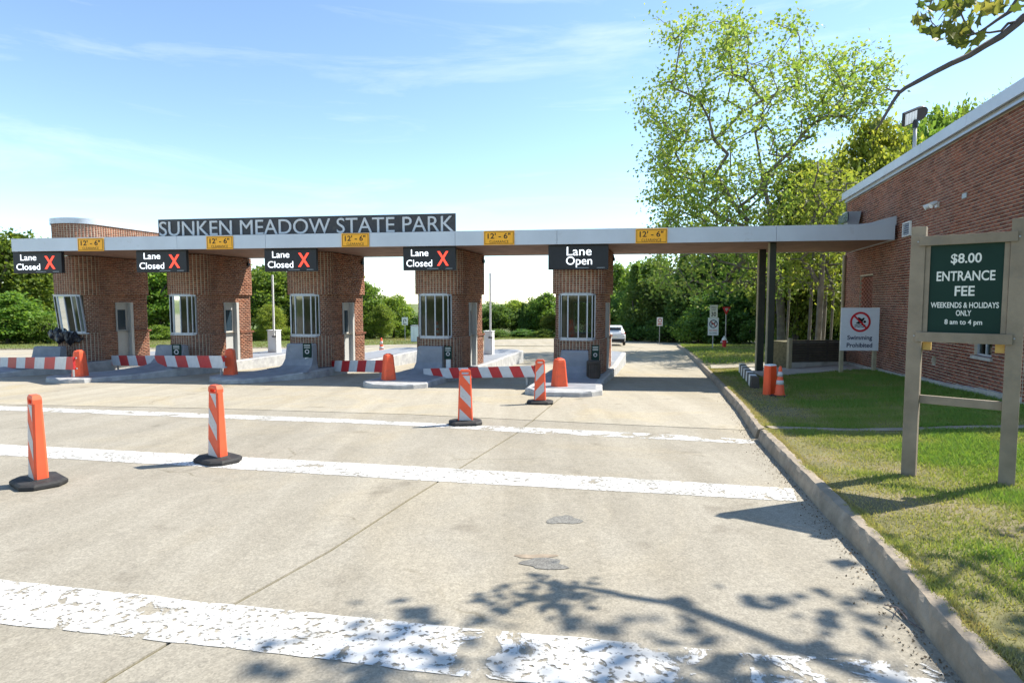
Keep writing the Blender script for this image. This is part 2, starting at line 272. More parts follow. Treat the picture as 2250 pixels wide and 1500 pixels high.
L_NEAR = leaf_mat('near leaf', (0.06, 0.09, 0.025), (0.13, 0.16, 0.04), (0.24, 0.22, 0.07), 0.5)
L_YG = leaf_mat('yellow green leaf', (0.11, 0.165, 0.03), (0.19, 0.25, 0.045), (0.29, 0.32, 0.07), 0.55)
L_GRASS = leaf_mat('grass blade', (0.36, 0.285, 0.16), (0.225, 0.265, 0.07), (0.13, 0.245, 0.04), 0.4)

# ------------------------------------------------------------------ object helpers
def tag(o, label=None, cat=None, group=None, kind=None):
    if label: o['label'] = label
    if cat: o['category'] = cat
    if group: o['group'] = group
    if kind: o['kind'] = kind
    return o
def thing(name, label, cat, loc=(0, 0, 0), rz=0.0, group=None):
    o = bpy.data.objects.new(name, None); o.empty_display_size = 0.2; COL.objects.link(o); o.location = loc; o.rotation_euler = (0, 0, rz)
    return tag(o, label, cat, group)
def link(name, me, parent=None, loc=None):
    o = bpy.data.objects.new(name, me); COL.objects.link(o)
    if parent is not None: o.parent = parent
    if loc is not None: o.location = loc
    return o
def dup(root, loc=None, rz=None, label=None, name=None):
    r = root.copy(); COL.objects.link(r)
    if loc is not None: r.location = loc
    if rz is not None: r.rotation_euler = (r.rotation_euler[0], r.rotation_euler[1], rz)
    if label: r['label'] = label
    for ch in list(root.children):
        c = ch.copy(); COL.objects.link(c); c.parent = r
        for g in list(ch.children):
            d = g.copy(); COL.objects.link(d); d.parent = c
    return r
class MB:
    def __init__(s): s.v = []; s.f = []
    def add(s, vs, fs):
        k = len(s.v); s.v += [tuple(v) for v in vs]; s.f += [tuple(i+k for i in f) for f in fs]; return s
    def box(s, x0, x1, y0, y1, z0, z1, M=None):
        vs = [Vector((x, y, z)) for z in (z0, z1) for (x, y) in ((x0, y0), (x1, y0), (x1, y1), (x0, y1))]
        if M is not None: vs = [M @ v for v in vs]
        return s.add(vs, [(0, 3, 2, 1), (4, 5, 6, 7), (0, 1, 5, 4), (1, 2, 6, 5), (2, 3, 7, 6), (3, 0, 4, 7)])
    def taper(s, a, b, z0, z1, M=None):      # a, b = (half x, half y) at bottom and top
        vs = [Vector((x, y, z0)) for x, y in ((-a[0], -a[1]), (a[0], -a[1]), (a[0], a[1]), (-a[0], a[1]))]+[Vector((x, y, z1)) for x, y in ((-b[0], -b[1]), (b[0], -b[1]), (b[0], b[1]), (-b[0], b[1]))]
        if M is not None: vs = [M @ v for v in vs]
        return s.add(vs, [(0, 3, 2, 1), (4, 5, 6, 7), (0, 1, 5, 4), (1, 2, 6, 5), (2, 3, 7, 6), (3, 0, 4, 7)])
    def loft(s, rings, cap=True):
        n = len(rings[0]); k = len(s.v)
        for r in rings: s.v += [tuple(p) for p in r]
        for i in range(len(rings)-1):
            for j in range(n):
                j2 = (j+1) % n; s.f.append((k+i*n+j, k+i*n+j2, k+(i+1)*n+j2, k+(i+1)*n+j))
        if cap: s.f.append(tuple(k+j for j in reversed(range(n)))); s.f.append(tuple(k+(len(rings)-1)*n+j for j in range(n)))
        return s
    def lathe(s, prof, n=16, c=(0, 0, 0)):
        return s.loft([[(c[0]+r*math.cos(2*math.pi*j/n), c[1]+r*math.sin(2*math.pi*j/n), c[2]+z) for j in range(n)] for r, z in prof])
    def tube(s, pts, rad, n=6):
        pts = [Vector(p) for p in pts]; rings = []
        for i, p in enumerate(pts):
            d = (pts[min(i+1, len(pts)-1)]-pts[max(i-1, 0)]).normalized()
            a = d.orthogonal().normalized() if i == 0 else (a - d*a.dot(d)).normalized()
            b = d.cross(a); r = rad[i] if isinstance(rad, (list, tuple)) else rad
            rings.append([p+a*(r*math.cos(2*math.pi*j/n))+b*(r*math.sin(2*math.pi*j/n)) for j in range(n)])
        return s.loft(rings)
    def prism(s, poly, z0, z1):
        n = len(poly); return s.add([(x, y, z0) for x, y in poly]+[(x, y, z1) for x, y in poly],
            [tuple(reversed(range(n))), tuple(range(n, 2*n))]+[(j, (j+1) % n, n+(j+1) % n, n+j) for j in range(n)])
    def mesh(s, name, m, smooth=False, bevel=0.0):
        me = bpy.data.meshes.new(name); me.from_pydata(s.v, [], s.f)
        bm = bmesh.new(); bm.from_mesh(me); bmesh.ops.recalc_face_normals(bm, faces=bm.faces)
        if bevel > 0:
            es = [e for e in bm.edges if len(e.link_faces) == 2 and e.calc_face_angle(0) > 0.6]
            bmesh.ops.bevel(bm, geom=es, offset=bevel, segments=2, affect='EDGES', profile=0.6)
        bm.to_mesh(me); bm.free(); me.materials.append(m)
        if smooth:
            me.polygons.foreach_set('use_smooth', [True]*len(me.polygons))
        return me
    def build(s, name, m, parent=None, smooth=False, bevel=0.0):
        return link(name, s.mesh(name, m, smooth, bevel), parent)
def big_mesh(name, V, quads, m, rnd=None, smooth=False):
    """numpy verts (n,3), faces (k,4) or (k,3), optional per-face float attribute rnd"""
    me = bpy.data.meshes.new(name); V = np.asarray(V, dtype=np.float32); Q = np.asarray(quads, dtype=np.int32); k, c = Q.shape
    me.vertices.add(len(V)); me.vertices.foreach_set('co', V.ravel()); me.loops.add(k*c); me.loops.foreach_set('vertex_index', Q.ravel())
    me.polygons.add(k); me.polygons.foreach_set('loop_start', np.arange(0, k*c, c, dtype=np.int32))
    if rnd is not None:
        a = me.attributes.new('rnd', 'FLOAT', 'FACE'); a.data.foreach_set('value', np.asarray(rnd, dtype=np.float32))
    me.update(calc_edges=True); me.materials.append(m)
    return me
_font_cache = {}
def text_mesh(body, w, h, depth, cx, cz, y, m, bold=0.0, sx=None):
    """lettering standing in the local xz plane, facing -y, its box w wide and h high about (cx, cz)"""
    key = (body, bold)
    if key not in _font_cache:
        cu = bpy.data.curves.new('lettering', 'FONT'); cu.body = body; cu.align_x = 'CENTER'; cu.size = 1.0; cu.offset = bold; cu.extrude = 0.5; cu.resolution_u = 5
        o = bpy.data.objects.new('lettering', cu); COL.objects.link(o); bpy.context.view_layer.update()
        me = bpy.data.meshes.new_from_object(o.evaluated_get(bpy.context.evaluated_depsgraph_get()))
        vs = np.empty(len(me.vertices)*3, dtype=np.float32); me.vertices.foreach_get('co', vs); vs = vs.reshape(-1, 3)
        _font_cache[key] = (vs, [tuple(p.vertices) for p in me.polygons]); bpy.data.objects.remove(o); bpy.data.curves.remove(cu); bpy.data.meshes.remove(me)
    vs, fs = _font_cache[key]; lo, hi = vs.min(0), vs.max(0)
    kx = w/(hi[0]-lo[0]) if w else h/(hi[1]-lo[1]); kz = h/(hi[1]-lo[1]) if h else kx
    V = [((v[0]-(lo[0]+hi[0])/2)*kx+cx, y-(v[2])*depth, (v[1]-(lo[1]+hi[1])/2)*kz+cz) for v in vs]
    me = bpy.data.meshes.new('lettering'); me.from_pydata(V, [], fs); me.materials.append(m); return me
def ringpts(r0, r1, cx, cz, y, n=28):
    v = []; f = []
    for j in range(n):
        a = 2*math.pi*j/n
        for r in (r0, r1):
            for yy in (y, y-0.004): v.append((cx+r*math.cos(a), yy, cz+r*math.sin(a)))
    for j in range(n):
        a, b = 4*j, 4*((j+1) % n); f += [(a+1, a+3, b+3, b+1), (a+2, a, b, b+2), (a, a+1, b+1, b), (a+3, a+2, b+2, b+3)]
    return v, f

# ------------------------------------------------------------------ brick laying
class Path2:
    """a plan polyline with rounded corners; at(s) -> point, outward normal"""
    def __init__(s, pts):
        s.p = [Vector((a, b)) for a, b in pts]; s.c = [0.0]
        for i in range(1, len(s.p)): s.c.append(s.c[-1]+(s.p[i]-s.p[i-1]).length)
        s.L = s.c[-1]
    def at(s, t):
        t = min(max(t, 0), s.L-1e-6); i = 0
        while s.c[i+1] < t: i += 1
        d = (s.p[i+1]-s.p[i]).normalized(); q = s.p[i]+d*(t-s.c[i]); return q, Vector((d.y, -d.x)), d
def lay_bricks(path, z0, z1, off, zones, openings, rng, course=0.0677, joint=0.013, proud=0.008):
    """zones: list of (s0, s1, unit, running) ; openings: (s0, s1, z0, z1). returns list of (center, dir, normal, len, height, rnd)"""
    out = []; nrow = int(round((z1-z0)/course)); ch = (z1-z0)/nrow
    for r in range(nrow):
        za = z0+r*ch+joint/2; zb = z0+(r+1)*ch-joint/2; zm = (za+zb)/2
        for (s0, s1, unit, run) in zones:
            n = max(1, int(round((s1-s0)/unit))); u = (s1-s0)/n
            sh = 0.5 if (run and r % 2) else 0.0
            edges = [s0]+[s0+(k+sh)*u for k in range(n+1) if s0+1e-4 < s0+(k+sh)*u < s1-1e-4]+[s1]
            for a, b in zip(edges[:-1], edges[1:]):
                segs = [(a, b)]
                for (o0, o1, oz0, oz1) in openings:
                    if oz0-0.01 < zm < oz1+0.01:
                        nn = []
                        for (p, q) in segs:
                            if q <= o0 or p >= o1: nn.append((p, q)); continue
                            if p < o0: nn.append((p, o0))
                            if q > o1: nn.append((o1, q))
                        segs = nn
                for (p, q) in segs:
                    if q-p < 0.025: continue
                    jj = joint*(1.0 if (run or unit > .15) else 1.9); pa, na, _ = path.at(p+jj/2); pb, nb, _ = path.at(q-jj/2); pm, nm, _ = path.at((p+q)/2)
                    A = pa+na*off; B = pb+nb*off
                    out.append(((A.x, A.y), (B.x, B.y), (nm.x, nm.y), za, zb, rng.random(), proud+rng.uniform(-0.002, 0.003)))
    return out
def bricks_mesh(name, bl, m, depth=0.03):
    n = len(bl); V = np.zeros((n, 8, 3), dtype=np.float32); rnd = np.zeros(n, dtype=np.float32)
    for i, (A, B, N, za, zb, r, pr) in enumerate(bl):
        for j, (p, z) in enumerate(((A, za), (B, za), (B, zb), (A, zb))):
            V[i, j] = (p[0]+N[0]*pr, p[1]+N[1]*pr, z); V[i, j+4] = (p[0]-N[0]*depth, p[1]-N[1]*depth, z)
        rnd[i] = r
    q = np.array([(0, 1, 2, 3), (0, 4, 5, 1), (1, 5, 6, 2), (2, 6, 7, 3), (3, 7, 4, 0)], dtype=np.int32)
    Q = (q[None]+8*np.arange(n, dtype=np.int32)[:, None, None]).reshape(-1, 4)
    return big_mesh(name, V.reshape(-1, 3), Q, m, np.repeat(rnd, 5))
def wall_shell(mb, path, z0, z1, off, openings, step=0.08, thick=0.2):
    ss = set([0, path.L]) | set(path.c)
    k = int(path.L/step)
    for i in range(k+1): ss.add(path.L*i/k)
    for o in openings: ss.add(min(max(o[0], 0), path.L)); ss.add(min(max(o[1], 0), path.L))
    ss = sorted(ss); ss = [x for i, x in enumerate(ss) if i == 0 or x-ss[i-1] > 1e-4]
    zs = sorted(set([z0, z1]+[min(max(z, z0), z1) for o in openings for z in o[2:4]]))
    for a, b in zip(ss[:-1], ss[1:]):
        pa, na, _ = path.at(a+1e-5); pb, nb, _ = path.at(b-1e-5)
        for za, zb in zip(zs[:-1], zs[1:]):
            sm, zm = (a+b)/2, (za+zb)/2
            if any(o[0] < sm < o[1] and o[2] < zm < o[3] for o in openings): continue
            for o_ in (off, off-thick):
                A = pa+na*o_; B = pb+nb*o_
                mb.add([(A.x, A.y, za), (B.x, B.y, za), (B.x, B.y, zb), (A.x, A.y, zb)], [(0, 1, 2, 3)])
    for o in openings:                        # reveals round each opening
        for s_ in (o[0], o[1]):
            if 0.01 < s_ < path.L-0.01 and min(o[3], z1) > max(o[2], z0)+1e-4:
                p, n_, _ = path.at(s_); A = p+n_*off; B = p+n_*(off-thick); mb.add([(A.x, A.y, max(o[2], z0)), (B.x, B.y, max(o[2], z0)), (B.x, B.y, min(o[3], z1)), (A.x, A.y, min(o[3], z1))], [(0, 1, 2, 3)])
        for z_ in (o[2], o[3]):
            if z0 < z_ < z1:
                inn = [x for x in ss if o[0]-1e-6 <= x <= o[1]+1e-6]
                for a, b in zip(inn[:-1], inn[1:]):
                    pa, na, _ = path.at(a+1e-5); pb, nb, _ = path.at(b-1e-5)
                    mb.add([tuple(pa+na*off)+(z_,), tuple(pb+nb*off)+(z_,), tuple(pb+nb*(off-thick))+(z_,), tuple(pa+na*(off-thick))+(z_,)], [(0, 1, 2, 3)])
def ring_cap(mb, path, z, o0, o1, step=0.08):
    k = int(path.L/step); ss = sorted(set([path.L*i/k for i in range(k+1)]) | set(path.c))
    for a, b in zip(ss[:-1], ss[1:]):
        if b-a < 1e-4: continue
        pa, na, _ = path.at(a+1e-5); pb, nb, _ = path.at(b-1e-5)
        mb.add([tuple(pa+na*o0)+(z,), tuple(pb+nb*o0)+(z,), tuple(pb+nb*o1)+(z,), tuple(pa+na*o1)+(z,)], [(0, 1, 2, 3)])

# ------------------------------------------------------------------ terrain, road, kerb, lawn
rng = random.Random(7); nrg = np.random.default_rng(7)
K_PX = [(2111, 1494), (1917, 1244), (1822, 1144), (1665, 967), (1626, 907), (1560, 829), (1530, 797), (1505, 773), (1488, 761)]
KP = [G(*p) for p in K_PX]
KX = np.array([0.35, 1.35]+[p.x for p in KP]); KY = np.array([-4.0, -0.2]+[p.y for p in KP])
KX[1] = KX[2]-(KY[2]-KY[1])*0.262; KX[0] = KX[1]-(KY[1]-KY[0])*0.262
def kerb_x(y): return float(np.interp(y, KY, KX))
WALL_P = Vector((8.95, 10.95, 0)); Y_END = KY[-1]
def wall_x(y): return WALL_P.x+(y-WALL_P.y)*U.x/U.y
def lawn_z(x, y):
    w = max(0.0, x-kerb_x(y)-0.16); t = min(1.0, w/5.0); t = t*t*(3-2*t)
    return gz(y)+0.14+0.21*t*min(1, max(0, (40-y)/15))+0.018*math.sin(x*1.7+y*0.6)*math.cos(y*1.3-x*0.4)*min(1, w)

# wide ground sheet
m = MB(); xs = [-900, -500, -250, -120, -80, -60, -40, -20, 0, 10, 20, 40, 80, 120, 250, 500, 900]; ys = [-60, -20, 0, 10, 20, 30, 40, 60, 80, 110, 160, 240, 400, 700, 1200, 2200]
for y in ys:
    for x in xs: m.v.append((x, y, gz(y)-0.05+(0 if y < 50 else 0.0)))
for j in range(len(ys)-1):
    for i in range(len(xs)-1):
        k = j*len(xs)+i; m.f.append((k, k+1, k+1+len(xs), k+len(xs)))
M_GRND = mat('meadow ground', (0.12, 0.155, 0.04), 0.95, var=0.35, scale=0.25, bump=0.5, bscale=3, dirt=((0.20, 0.17, 0.075), 0.12, 0.5))
tag(m.build('ground', M_GRND), 'flat green meadow round the toll plaza', kind='structure')

# road: a dark bed with concrete slabs laid on it, open joints between them
FAR = [(1486, 757.5), (1500, 756.5), (1660, 754), (1660, 750), (1480, 750.5), (1400, 748), (1220, 743.5), (1100, 745.5), (850, 757), (600, 765), (0, 767), (-500, 772)]
farp = [(G(*p).x, G(*p).y) for p in FAR]
kerbside = [(float(kx)+0.05, float(ky)) for kx, ky in zip(KX, KY)]
T_PX = [(-900, 870), (0, 888), (466, 897), (900, 910), (1161, 922.5), (1215, 925), (1400, 934), (1640, 945)]
TP = [G(*p) for p in T_PX]; TX = np.array([p.x for p in TP]); TY = np.array([p.y for p in TP])
def t_y(x): return float(np.interp(x, TX, TY))
J_PX = [(235, 1493), (513, 1327), (724, 1210), (900, 1096), (1137, 950), (1161, 930), (1179, 918), (1227, 877)]
JP = [G(*p) for p in J_PX]; JY = np.array([-5.0]+[p.y for p in JP]+[45.0]); sl = (JP[-1].x-JP[0].x)/(JP[-1].y-JP[0].y)
JX = np.array([JP[0].x-(JP[0].y+5)*sl]+[p.x for p in JP]+[JP[-1].x+(45-JP[-1].y)*sl])
def slab(poly, name, m_, top=0.0, th=0.05, parent=None):
    mb = MB(); n = len(poly)
    mb.add([(x, y, gz(y)+top-th) for x, y in poly]+[(x, y, gz(y)+top) for x, y in poly], [tuple(range(n, 2*n))]+[(j, (j+1) % n, n+(j+1) % n, n+j) for j in range(n)])
    me = bpy.data.meshes.new(name); me.from_pydata(mb.v, [], mb.f); bm = bmesh.new(); bm.from_mesh(me); bmesh.ops.triangulate(bm, faces=[f for f in bm.faces if len(f.verts) > 4]); bmesh.ops.recalc_face_normals(bm, faces=bm.faces); bm.to_mesh(me); bm.free(); me.materials.append(m_)
    return link(name, me, parent)
XL = -70.0; gap = 0.014; TG = 0.022
bed = [(XL, -4.0), (float(KX[0]), -4.0)]+kerbside[1:]+farp+[(XL, farp[-1][1])]
M_BED = mat('joint soil', (0.13, 0.115, 0.06), 0.95, var=0.4, scale=8)
road = tag(slab(bed, 'road', M_BED, top=-0.012, th=0.03), 'sunlit concrete road through the toll plaza', kind='structure')
jt = t_y(float(np.interp(TY[4], JY, JX)))
jn = [(float(x), float(y)) for x, y in zip(JX, JY) if y < jt-0.3]; jxm = float(np.interp(jt, JY, JX))
jf = [(float(x), float(y)) for x, y in zip(JX, JY) if y > jt+0.3]
tl = [(float(x), float(y)) for x, y in zip(TX, TY) if x < jxm-0.2]; tr_ = [(float(x), float(y)) for x, y in zip(TX, TY) if x > jxm+0.2]
kn = [p for p in kerbside if p[1] < tr_[-1][1]-0.1]; kf = [p for p in kerbside if p[1] > tr_[-1][1]+0.1]
kt = (kerb_x(tr_[-1][1])+0.05, tr_[-1][1])
sh = lambda L, dx, dy: [(x+dx, y+dy) for x, y in L]
slab([(XL, -4.0)]+sh(jn, -gap, 0)+sh([(jxm, jt)], -gap, -TG)+sh(tl[::-1], 0, -TG)+[(XL, tl[0][1])], 'road_slab', M_ROAD, parent=road)
slab(sh(jn, gap, 0)[::-1]+kn+sh([kt], 0, -TG)+sh(tr_[:-1][::-1], 0, -TG)+sh([(jxm, jt)], gap, -TG), 'road_slab', M_ROAD, parent=road)
slab([(XL, tl[0][1]+.05)]+sh(tl, 0, TG)+sh([(jxm, jt)], -gap, TG)+sh(jf, -gap, 0)+[(-6, 47.5), (-26, 41), (XL, 36)], 'road_slab', M_APRON, parent=road)
slab(sh(jf, gap, 0)[::-1]+sh([(jxm, jt)], gap, TG)+sh(tr_[:-1], 0, TG)+sh([kt], 0, TG)+kf+farp[:8]+[(-6, 50)], 'road_slab', M_APRON, parent=road)
slab([(-6, 50), (-6, 47.5), (-26, 41), (XL, 36)]+[(XL, farp[-1][1])]+farp[::-1][:4], 'road_slab', M_APRON, parent=road)

# worn painted bands across the road
def band(upper, lower, name, m_, h=0.004):
    a = [G(*p) for p in upper]; b = [G(*p) for p in lower]; n = 60; mb = MB()
    ax = np.array([p.x for p in a]); ay = np.array([p.y for p in a]); bx = np.array([p.x for p in b]); by = np.array([p.y for p in b])
    for i in range(n+1):
        x1 = ax[0]+(ax[-1]-ax[0])*i/n; x2 = bx[0]+(bx[-1]-bx[0])*i/n
        y1 = float(np.interp(x1, ax, ay))+rng.uniform(-.008, .008); y2 = float(np.interp(x2, bx, by))+rng.uniform(-.008, .008)
        mb.v += [(x1, y1, gz(y1)+h), (x2, y2, gz(y2)+h)]
    for i in range(n): mb.f.append((2*i, 2*i+1, 2*i+3, 2*i+2))
    return mb.build(name, m_, road)
band([(-500, 1230), (0, 1273), (518, 1330), (1100, 1386), (1705, 1439), (2062, 1461)], [(-500, 1320), (0, 1369), (601, 1435), (904, 1474), (1400, 1525), (2120, 1580)], 'painted_band', paint_mat('worn road paint near', (0.385, 0.475)))
band([(-600, 955), (0, 976), (420, 998), (900, 1024), (1500, 1058), (1742, 1073)], [(-600, 975), (0, 1000), (373, 1021), (900, 1054), (1500, 1087), (1752, 1102)], 'painted_band', paint_mat('worn road paint middle', (0.36, 0.385)))
band([(-700, 884), (0, 892), (700, 918), (1050, 934), (1200, 941), (1500, 956), (1650, 966)], [(-700, 892), (0, 901), (700, 927), (900, 935), (1200, 953), (1500, 967), (1668, 976)], 'painted_band', paint_mat('worn road paint far', (0.41, 0.45)))
def blob(px, py, rx, ry, m_, name, h=0.003, seed=1, n=26):
    r = random.Random(seed); c = G(px, py); ph = [r.uniform(0, 6.28) for _ in range(4)]; pts = []
    for j in range(n):
        a = 2*math.pi*j/n; k = 1+0.22*math.sin(2*a+ph[0])+0.16*math.sin(3*a+ph[1])+0.1*math.sin(5*a+ph[2])+r.uniform(-.06, .06)
        x, y = c.x+rx*k*math.cos(a), c.y+ry*k*math.sin(a); pts.append((x, y, gz(y)+h))
    mb = MB(); mb.add(pts, [tuple(range(n))]); return mb.build(name, m_, road)
M_PATCH = ground_mat('grey filler', (0.19, 0.185, 0.168), (0.22, 0.213, 0.192), 0.3, (0.145, 0.14, 0.13), (0.145, 0.13, 0.11))
M_RUST = mat('rusty tan stain', (0.27, 0.215, 0.155), 0.95, var=0.3, scale=12)
blob(1240, 1142, 0.12, 0.13, M_PATCH, 'road_patch', 0.004, 3); blob(1195, 1238, 0.17, 0.09, M_PATCH, 'road_patch', 0.004, 5)
blob(1178, 1222, 0.13, 0.05, M_RUST, 'rust_stain', 0.003, 8)

# kerb
def kerb_piece(y0, y1, name, parent, dx=0.0, ht=0.155):
    mb = MB(); n = max(4, int((y1-y0)/0.09 if y0 < 14 else (y1-y0)/0.5)); rings = []
    for i in range(n+1):
        y = y0+(y1-y0)*i/n; x = kerb_x(y)+dx; z = gz(y); s = 1.0 if y < 14 else 0.3; e = 0.0 if 0 < i < n else 0.012
        j = lambda a: rng.uniform(-a, a)*s*0.75
        rings.append([(x, y, z-0.03), (x+0.012+j(.008)+e, y, z+0.07), (x+0.03+j(.010)+e, y, z+ht-0.03+j(.010)), (x+0.05+j(.008), y, z+ht+j(.010)-e),
                      (x+0.11+j(.012), y, z+ht+0.004+j(.012)-e), (x+0.15+j(.014), y, z+ht-0.006+j(.012)), (x+0.18, y, z-0.03)])
    mb.loft(rings); return mb.build(name, M_KERB, parent)
kerb = tag(kerb_piece(float(KY[0]), 8.72, 'kerb', None), 'rough concrete kerb between the road and the lawn', kind='structure')
kerb_piece(8.80, float(Y_END), 'kerb_length', kerb, dx=-0.03, ht=0.15)

# lawn behind the kerb
m = MB(); yst = list(np.arange(-4, 12, 0.25))+list(np.arange(12, Y_END, 1.0))+[Y_END, Y_END+0.6]; wst = [0.12, 0.2, 0.35, 0.6, 1, 1.5, 2, 2.5, 3, 3.6, 4.2, 5, 6, 8, 11, 15, 22, 32, 45]
for y in yst:
    for w in wst:
        x = kerb_x(y)+w; z = lawn_z(x, min(y, Y_END)) if y <= Y_END else gz(y)-0.1
        m.v.append((x, y, z-(0.02 if w < 0.15 else 0)))
for j in range(len(yst)-1):
    for i in range(len(wst)-1):
        k = j*len(wst)+i; m.f.append((k, k+1, k+1+len(wst), k+len(wst)))
M_LAWN = mat('lawn soil and thatch', (0.15, 0.14, 0.055), 0.95, var=0.35, scale=1.4, bump=0.8, bscale=40, dirt=((0.235, 0.185, 0.115), 0.9, 0.50))
lawn = tag(m.build('lawn', M_LAWN, smooth=True), 'patchy lawn sloping up to the brick building', kind='structure')
def draped(poly, name, m_, h, step=0.35, label=None):
    """a thin slab following the lawn; poly = (4 world xy corners)"""
    a, b, c, d = [Vector(p) for p in poly]; n = max(2, int((b-a).length/step)); k = max(1, int((d-a).length/step)); mb = MB()
    for j in range(k+1):
        for i in range(n+1):
            p = (a.lerp(b, i/n)).lerp(d.lerp(c, i/n), j/k); mb.v.append((p.x, p.y, lawn_z(p.x, p.y)+h))
    for j in range(k):
        for i in range(n): q = j*(n+1)+i; mb.f.append((q, q+1, q+n+2, q+n+1))
    return tag(mb.build(name, m_), label, kind='structure')
sy = lambda x: 8.80-0.272*(x-3.85)
xa_ = kerb_x(8.8)+.22; draped([(xa_, sy(xa_)), (9.6, sy(9.6)), (9.6, sy(9.6)+.25), (xa_+.02, sy(xa_)+.25)], 'concrete_strip', M_KERB, 0.010, step=0.2, label='narrow concrete strip crossing the lawn from the kerb')
draped([(kerb_x(21.0)+0.2, 21.0), (wall_x(21)+0.6, 21.2), (wall_x(24)+2, 23.4), (kerb_x(23)+0.2, 22.6)], 'footpath', M_APRON, 0.02, label='pale concrete footpath under the end of the canopy')
draped([(kerb_x(17.0)+1.5, 17.4), (wall_x(17.4), 17.6), (wall_x(21), 21.0), (kerb_x(20.8)+1.2, 20.8)], 'paved_pad', M_CONC, 0.016, label='grey paved pad between the canopy posts and the wall')

# grass blades on the near lawn
def grass(n, x_of, y_lo, y_hi, hmean, name, label, seed, wmax, power=1.0):
    g = np.random.default_rng(seed); y = y_lo+(y_hi-y_lo)*g.random(n)**power; w = 0.10+wmax*np.where(g.random(n) < .93, g.random(n), 0.02*g.random(n))
    kx = np.interp(y, KY, KX); x = kx+w
    wl_ = WALL_P.x+(y-WALL_P.y)*U.x/U.y; keep = (x < wl_-0.05) | (y < 9.9)
    keep &= ~((y > sy(x)+.01+.03*np.sin(x*9)) & (y < sy(x)+.235+.03*np.sin(x*7+1))); keep &= ~((y > 17.35) & (x > kx+1.3))
    patch = np.sin(x*1.9+np.sin(y*1.1)*1.5)*np.sin(y*1.5+np.cos(x*1.3)*1.4)+0.55*np.sin(x*5.1+y*3.3)*np.sin(y*4.7-x*2.2)
    near = np.clip((w-0.2)/2.2, 0, 1); lush = np.clip(0.12+0.85*near+0.42*patch, 0, 1)
    keep &= g.random(n) < (0.30+0.7*lush); x, y, w, lush = x[keep], y[keep], w[keep], lush[keep]; n = len(x)
    z = np.array([lawn_z(a, b) for a, b in zip(x, y)])
    h = hmean*(0.5+0.9*g.random(n))*(0.45+0.75*lush); a = g.random(n)*6.283; lean = h*(0.35+0.7*g.random(n)); wd = 0.0035+0.0035*g.random(n)+0.0006*np.maximum(y-4, 0)
    a2 = g.random(n)*6.283; V = np.zeros((n, 3, 3), dtype=np.float32)
    V[:, 0] = np.stack([x-wd*np.cos(a), y-wd*np.sin(a), z-0.004], 1); V[:, 1] = np.stack([x+wd*np.cos(a), y+wd*np.sin(a), z-0.004], 1)
    V[:, 2] = np.stack([x+lean*np.cos(a2), y+lean*np.sin(a2), z+h], 1)
    col = np.clip(lush*0.8+0.35*(g.random(n)-0.5)+0.05, 0, 1)
    me = big_mesh(name, V.reshape(-1, 3), np.arange(3*n).reshape(-1, 3), L_GRASS, col)
    return tag(link(name, me), label, 'grass', kind='stuff')
grass(330000, None, 1.6, 10.5, 0.040, 'grass', 'short patchy grass on the lawn by the entrance fee sign', 3, 6.2, 1.25)
grass(110000, None, 10.5, 21.0, 0.055, 'grass', 'darker grass on the lawn beside the brick wall', 4, 6.0)
g = np.random.default_rng(9)
def meadow(n, y0, y1, x0, x1, test, name, label, seed):
    g = np.random.default_rng(seed); y = y0+(y1-y0)*g.random(n); x = x0+(x1-x0)*g.random(n); keep = np.array([test(a, b) for a, b in zip(x, y)]); x, y = x[keep], y[keep]; n = len(x)
    z = np.array([(lawn_z(a, min(b, Y_END)) if (b <= Y_END and a > kerb_x(b)+.15) else gz(b)-0.05) for a, b in zip(x, y)]); h = 0.06+0.09*g.random(n); a = g.random(n)*6.283; wd = 0.03
    V = np.zeros((n, 3, 3), dtype=np.float32); V[:, 0] = np.stack([x-wd*np.cos(a), y-wd*np.sin(a), z-.01], 1); V[:, 1] = np.stack([x+wd*np.cos(a), y+wd*np.sin(a), z-.01], 1); V[:, 2] = np.stack([x+.05*np.cos(a*3), y+.05*np.sin(a*3), z+h], 1)
    p = 0.5+0.3*np.sin(x*0.35+y*0.22)*np.sin(y*0.3)+0.3*(g.random(n)-.5)
    return tag(link(name, big_mesh(name, V.reshape(-1, 3), np.arange(3*n).reshape(-1, 3), L_GRASS, np.clip(p, 0, 1))), label, 'grass', kind='stuff')
meadow(70000, 22, 54, 7, 36, lambda a, b: a > (kerb_x(b)+.2 if b < Y_END else 99) and not (20.9 < b < 23.6), 'grass', 'sunlit grass round the hydrant and the speed limit sign', 21)
def beyond(a, b):
    px, py, d = proj((a, b, gz(b))); lim = np.interp(px, [0, 600, 850, 1100, 1220, 1480], [767, 765, 757, 745.5, 743.5, 748]); return py < lim-0.5 and -50 < px < 1700
meadow(70000, 40, 90, -60, 30, beyond, 'grass', 'far grass strip between the pavement and the woods', 22)

# ------------------------------------------------------------------ brick building on the right
zb0, zb1 = -0.75, 5.14
bld = thing('brick_building', 'long red brick building with a flat roof on the right beyond the lawn', 'building', (WALL_P.x, WALL_P.y, 0), YAW)
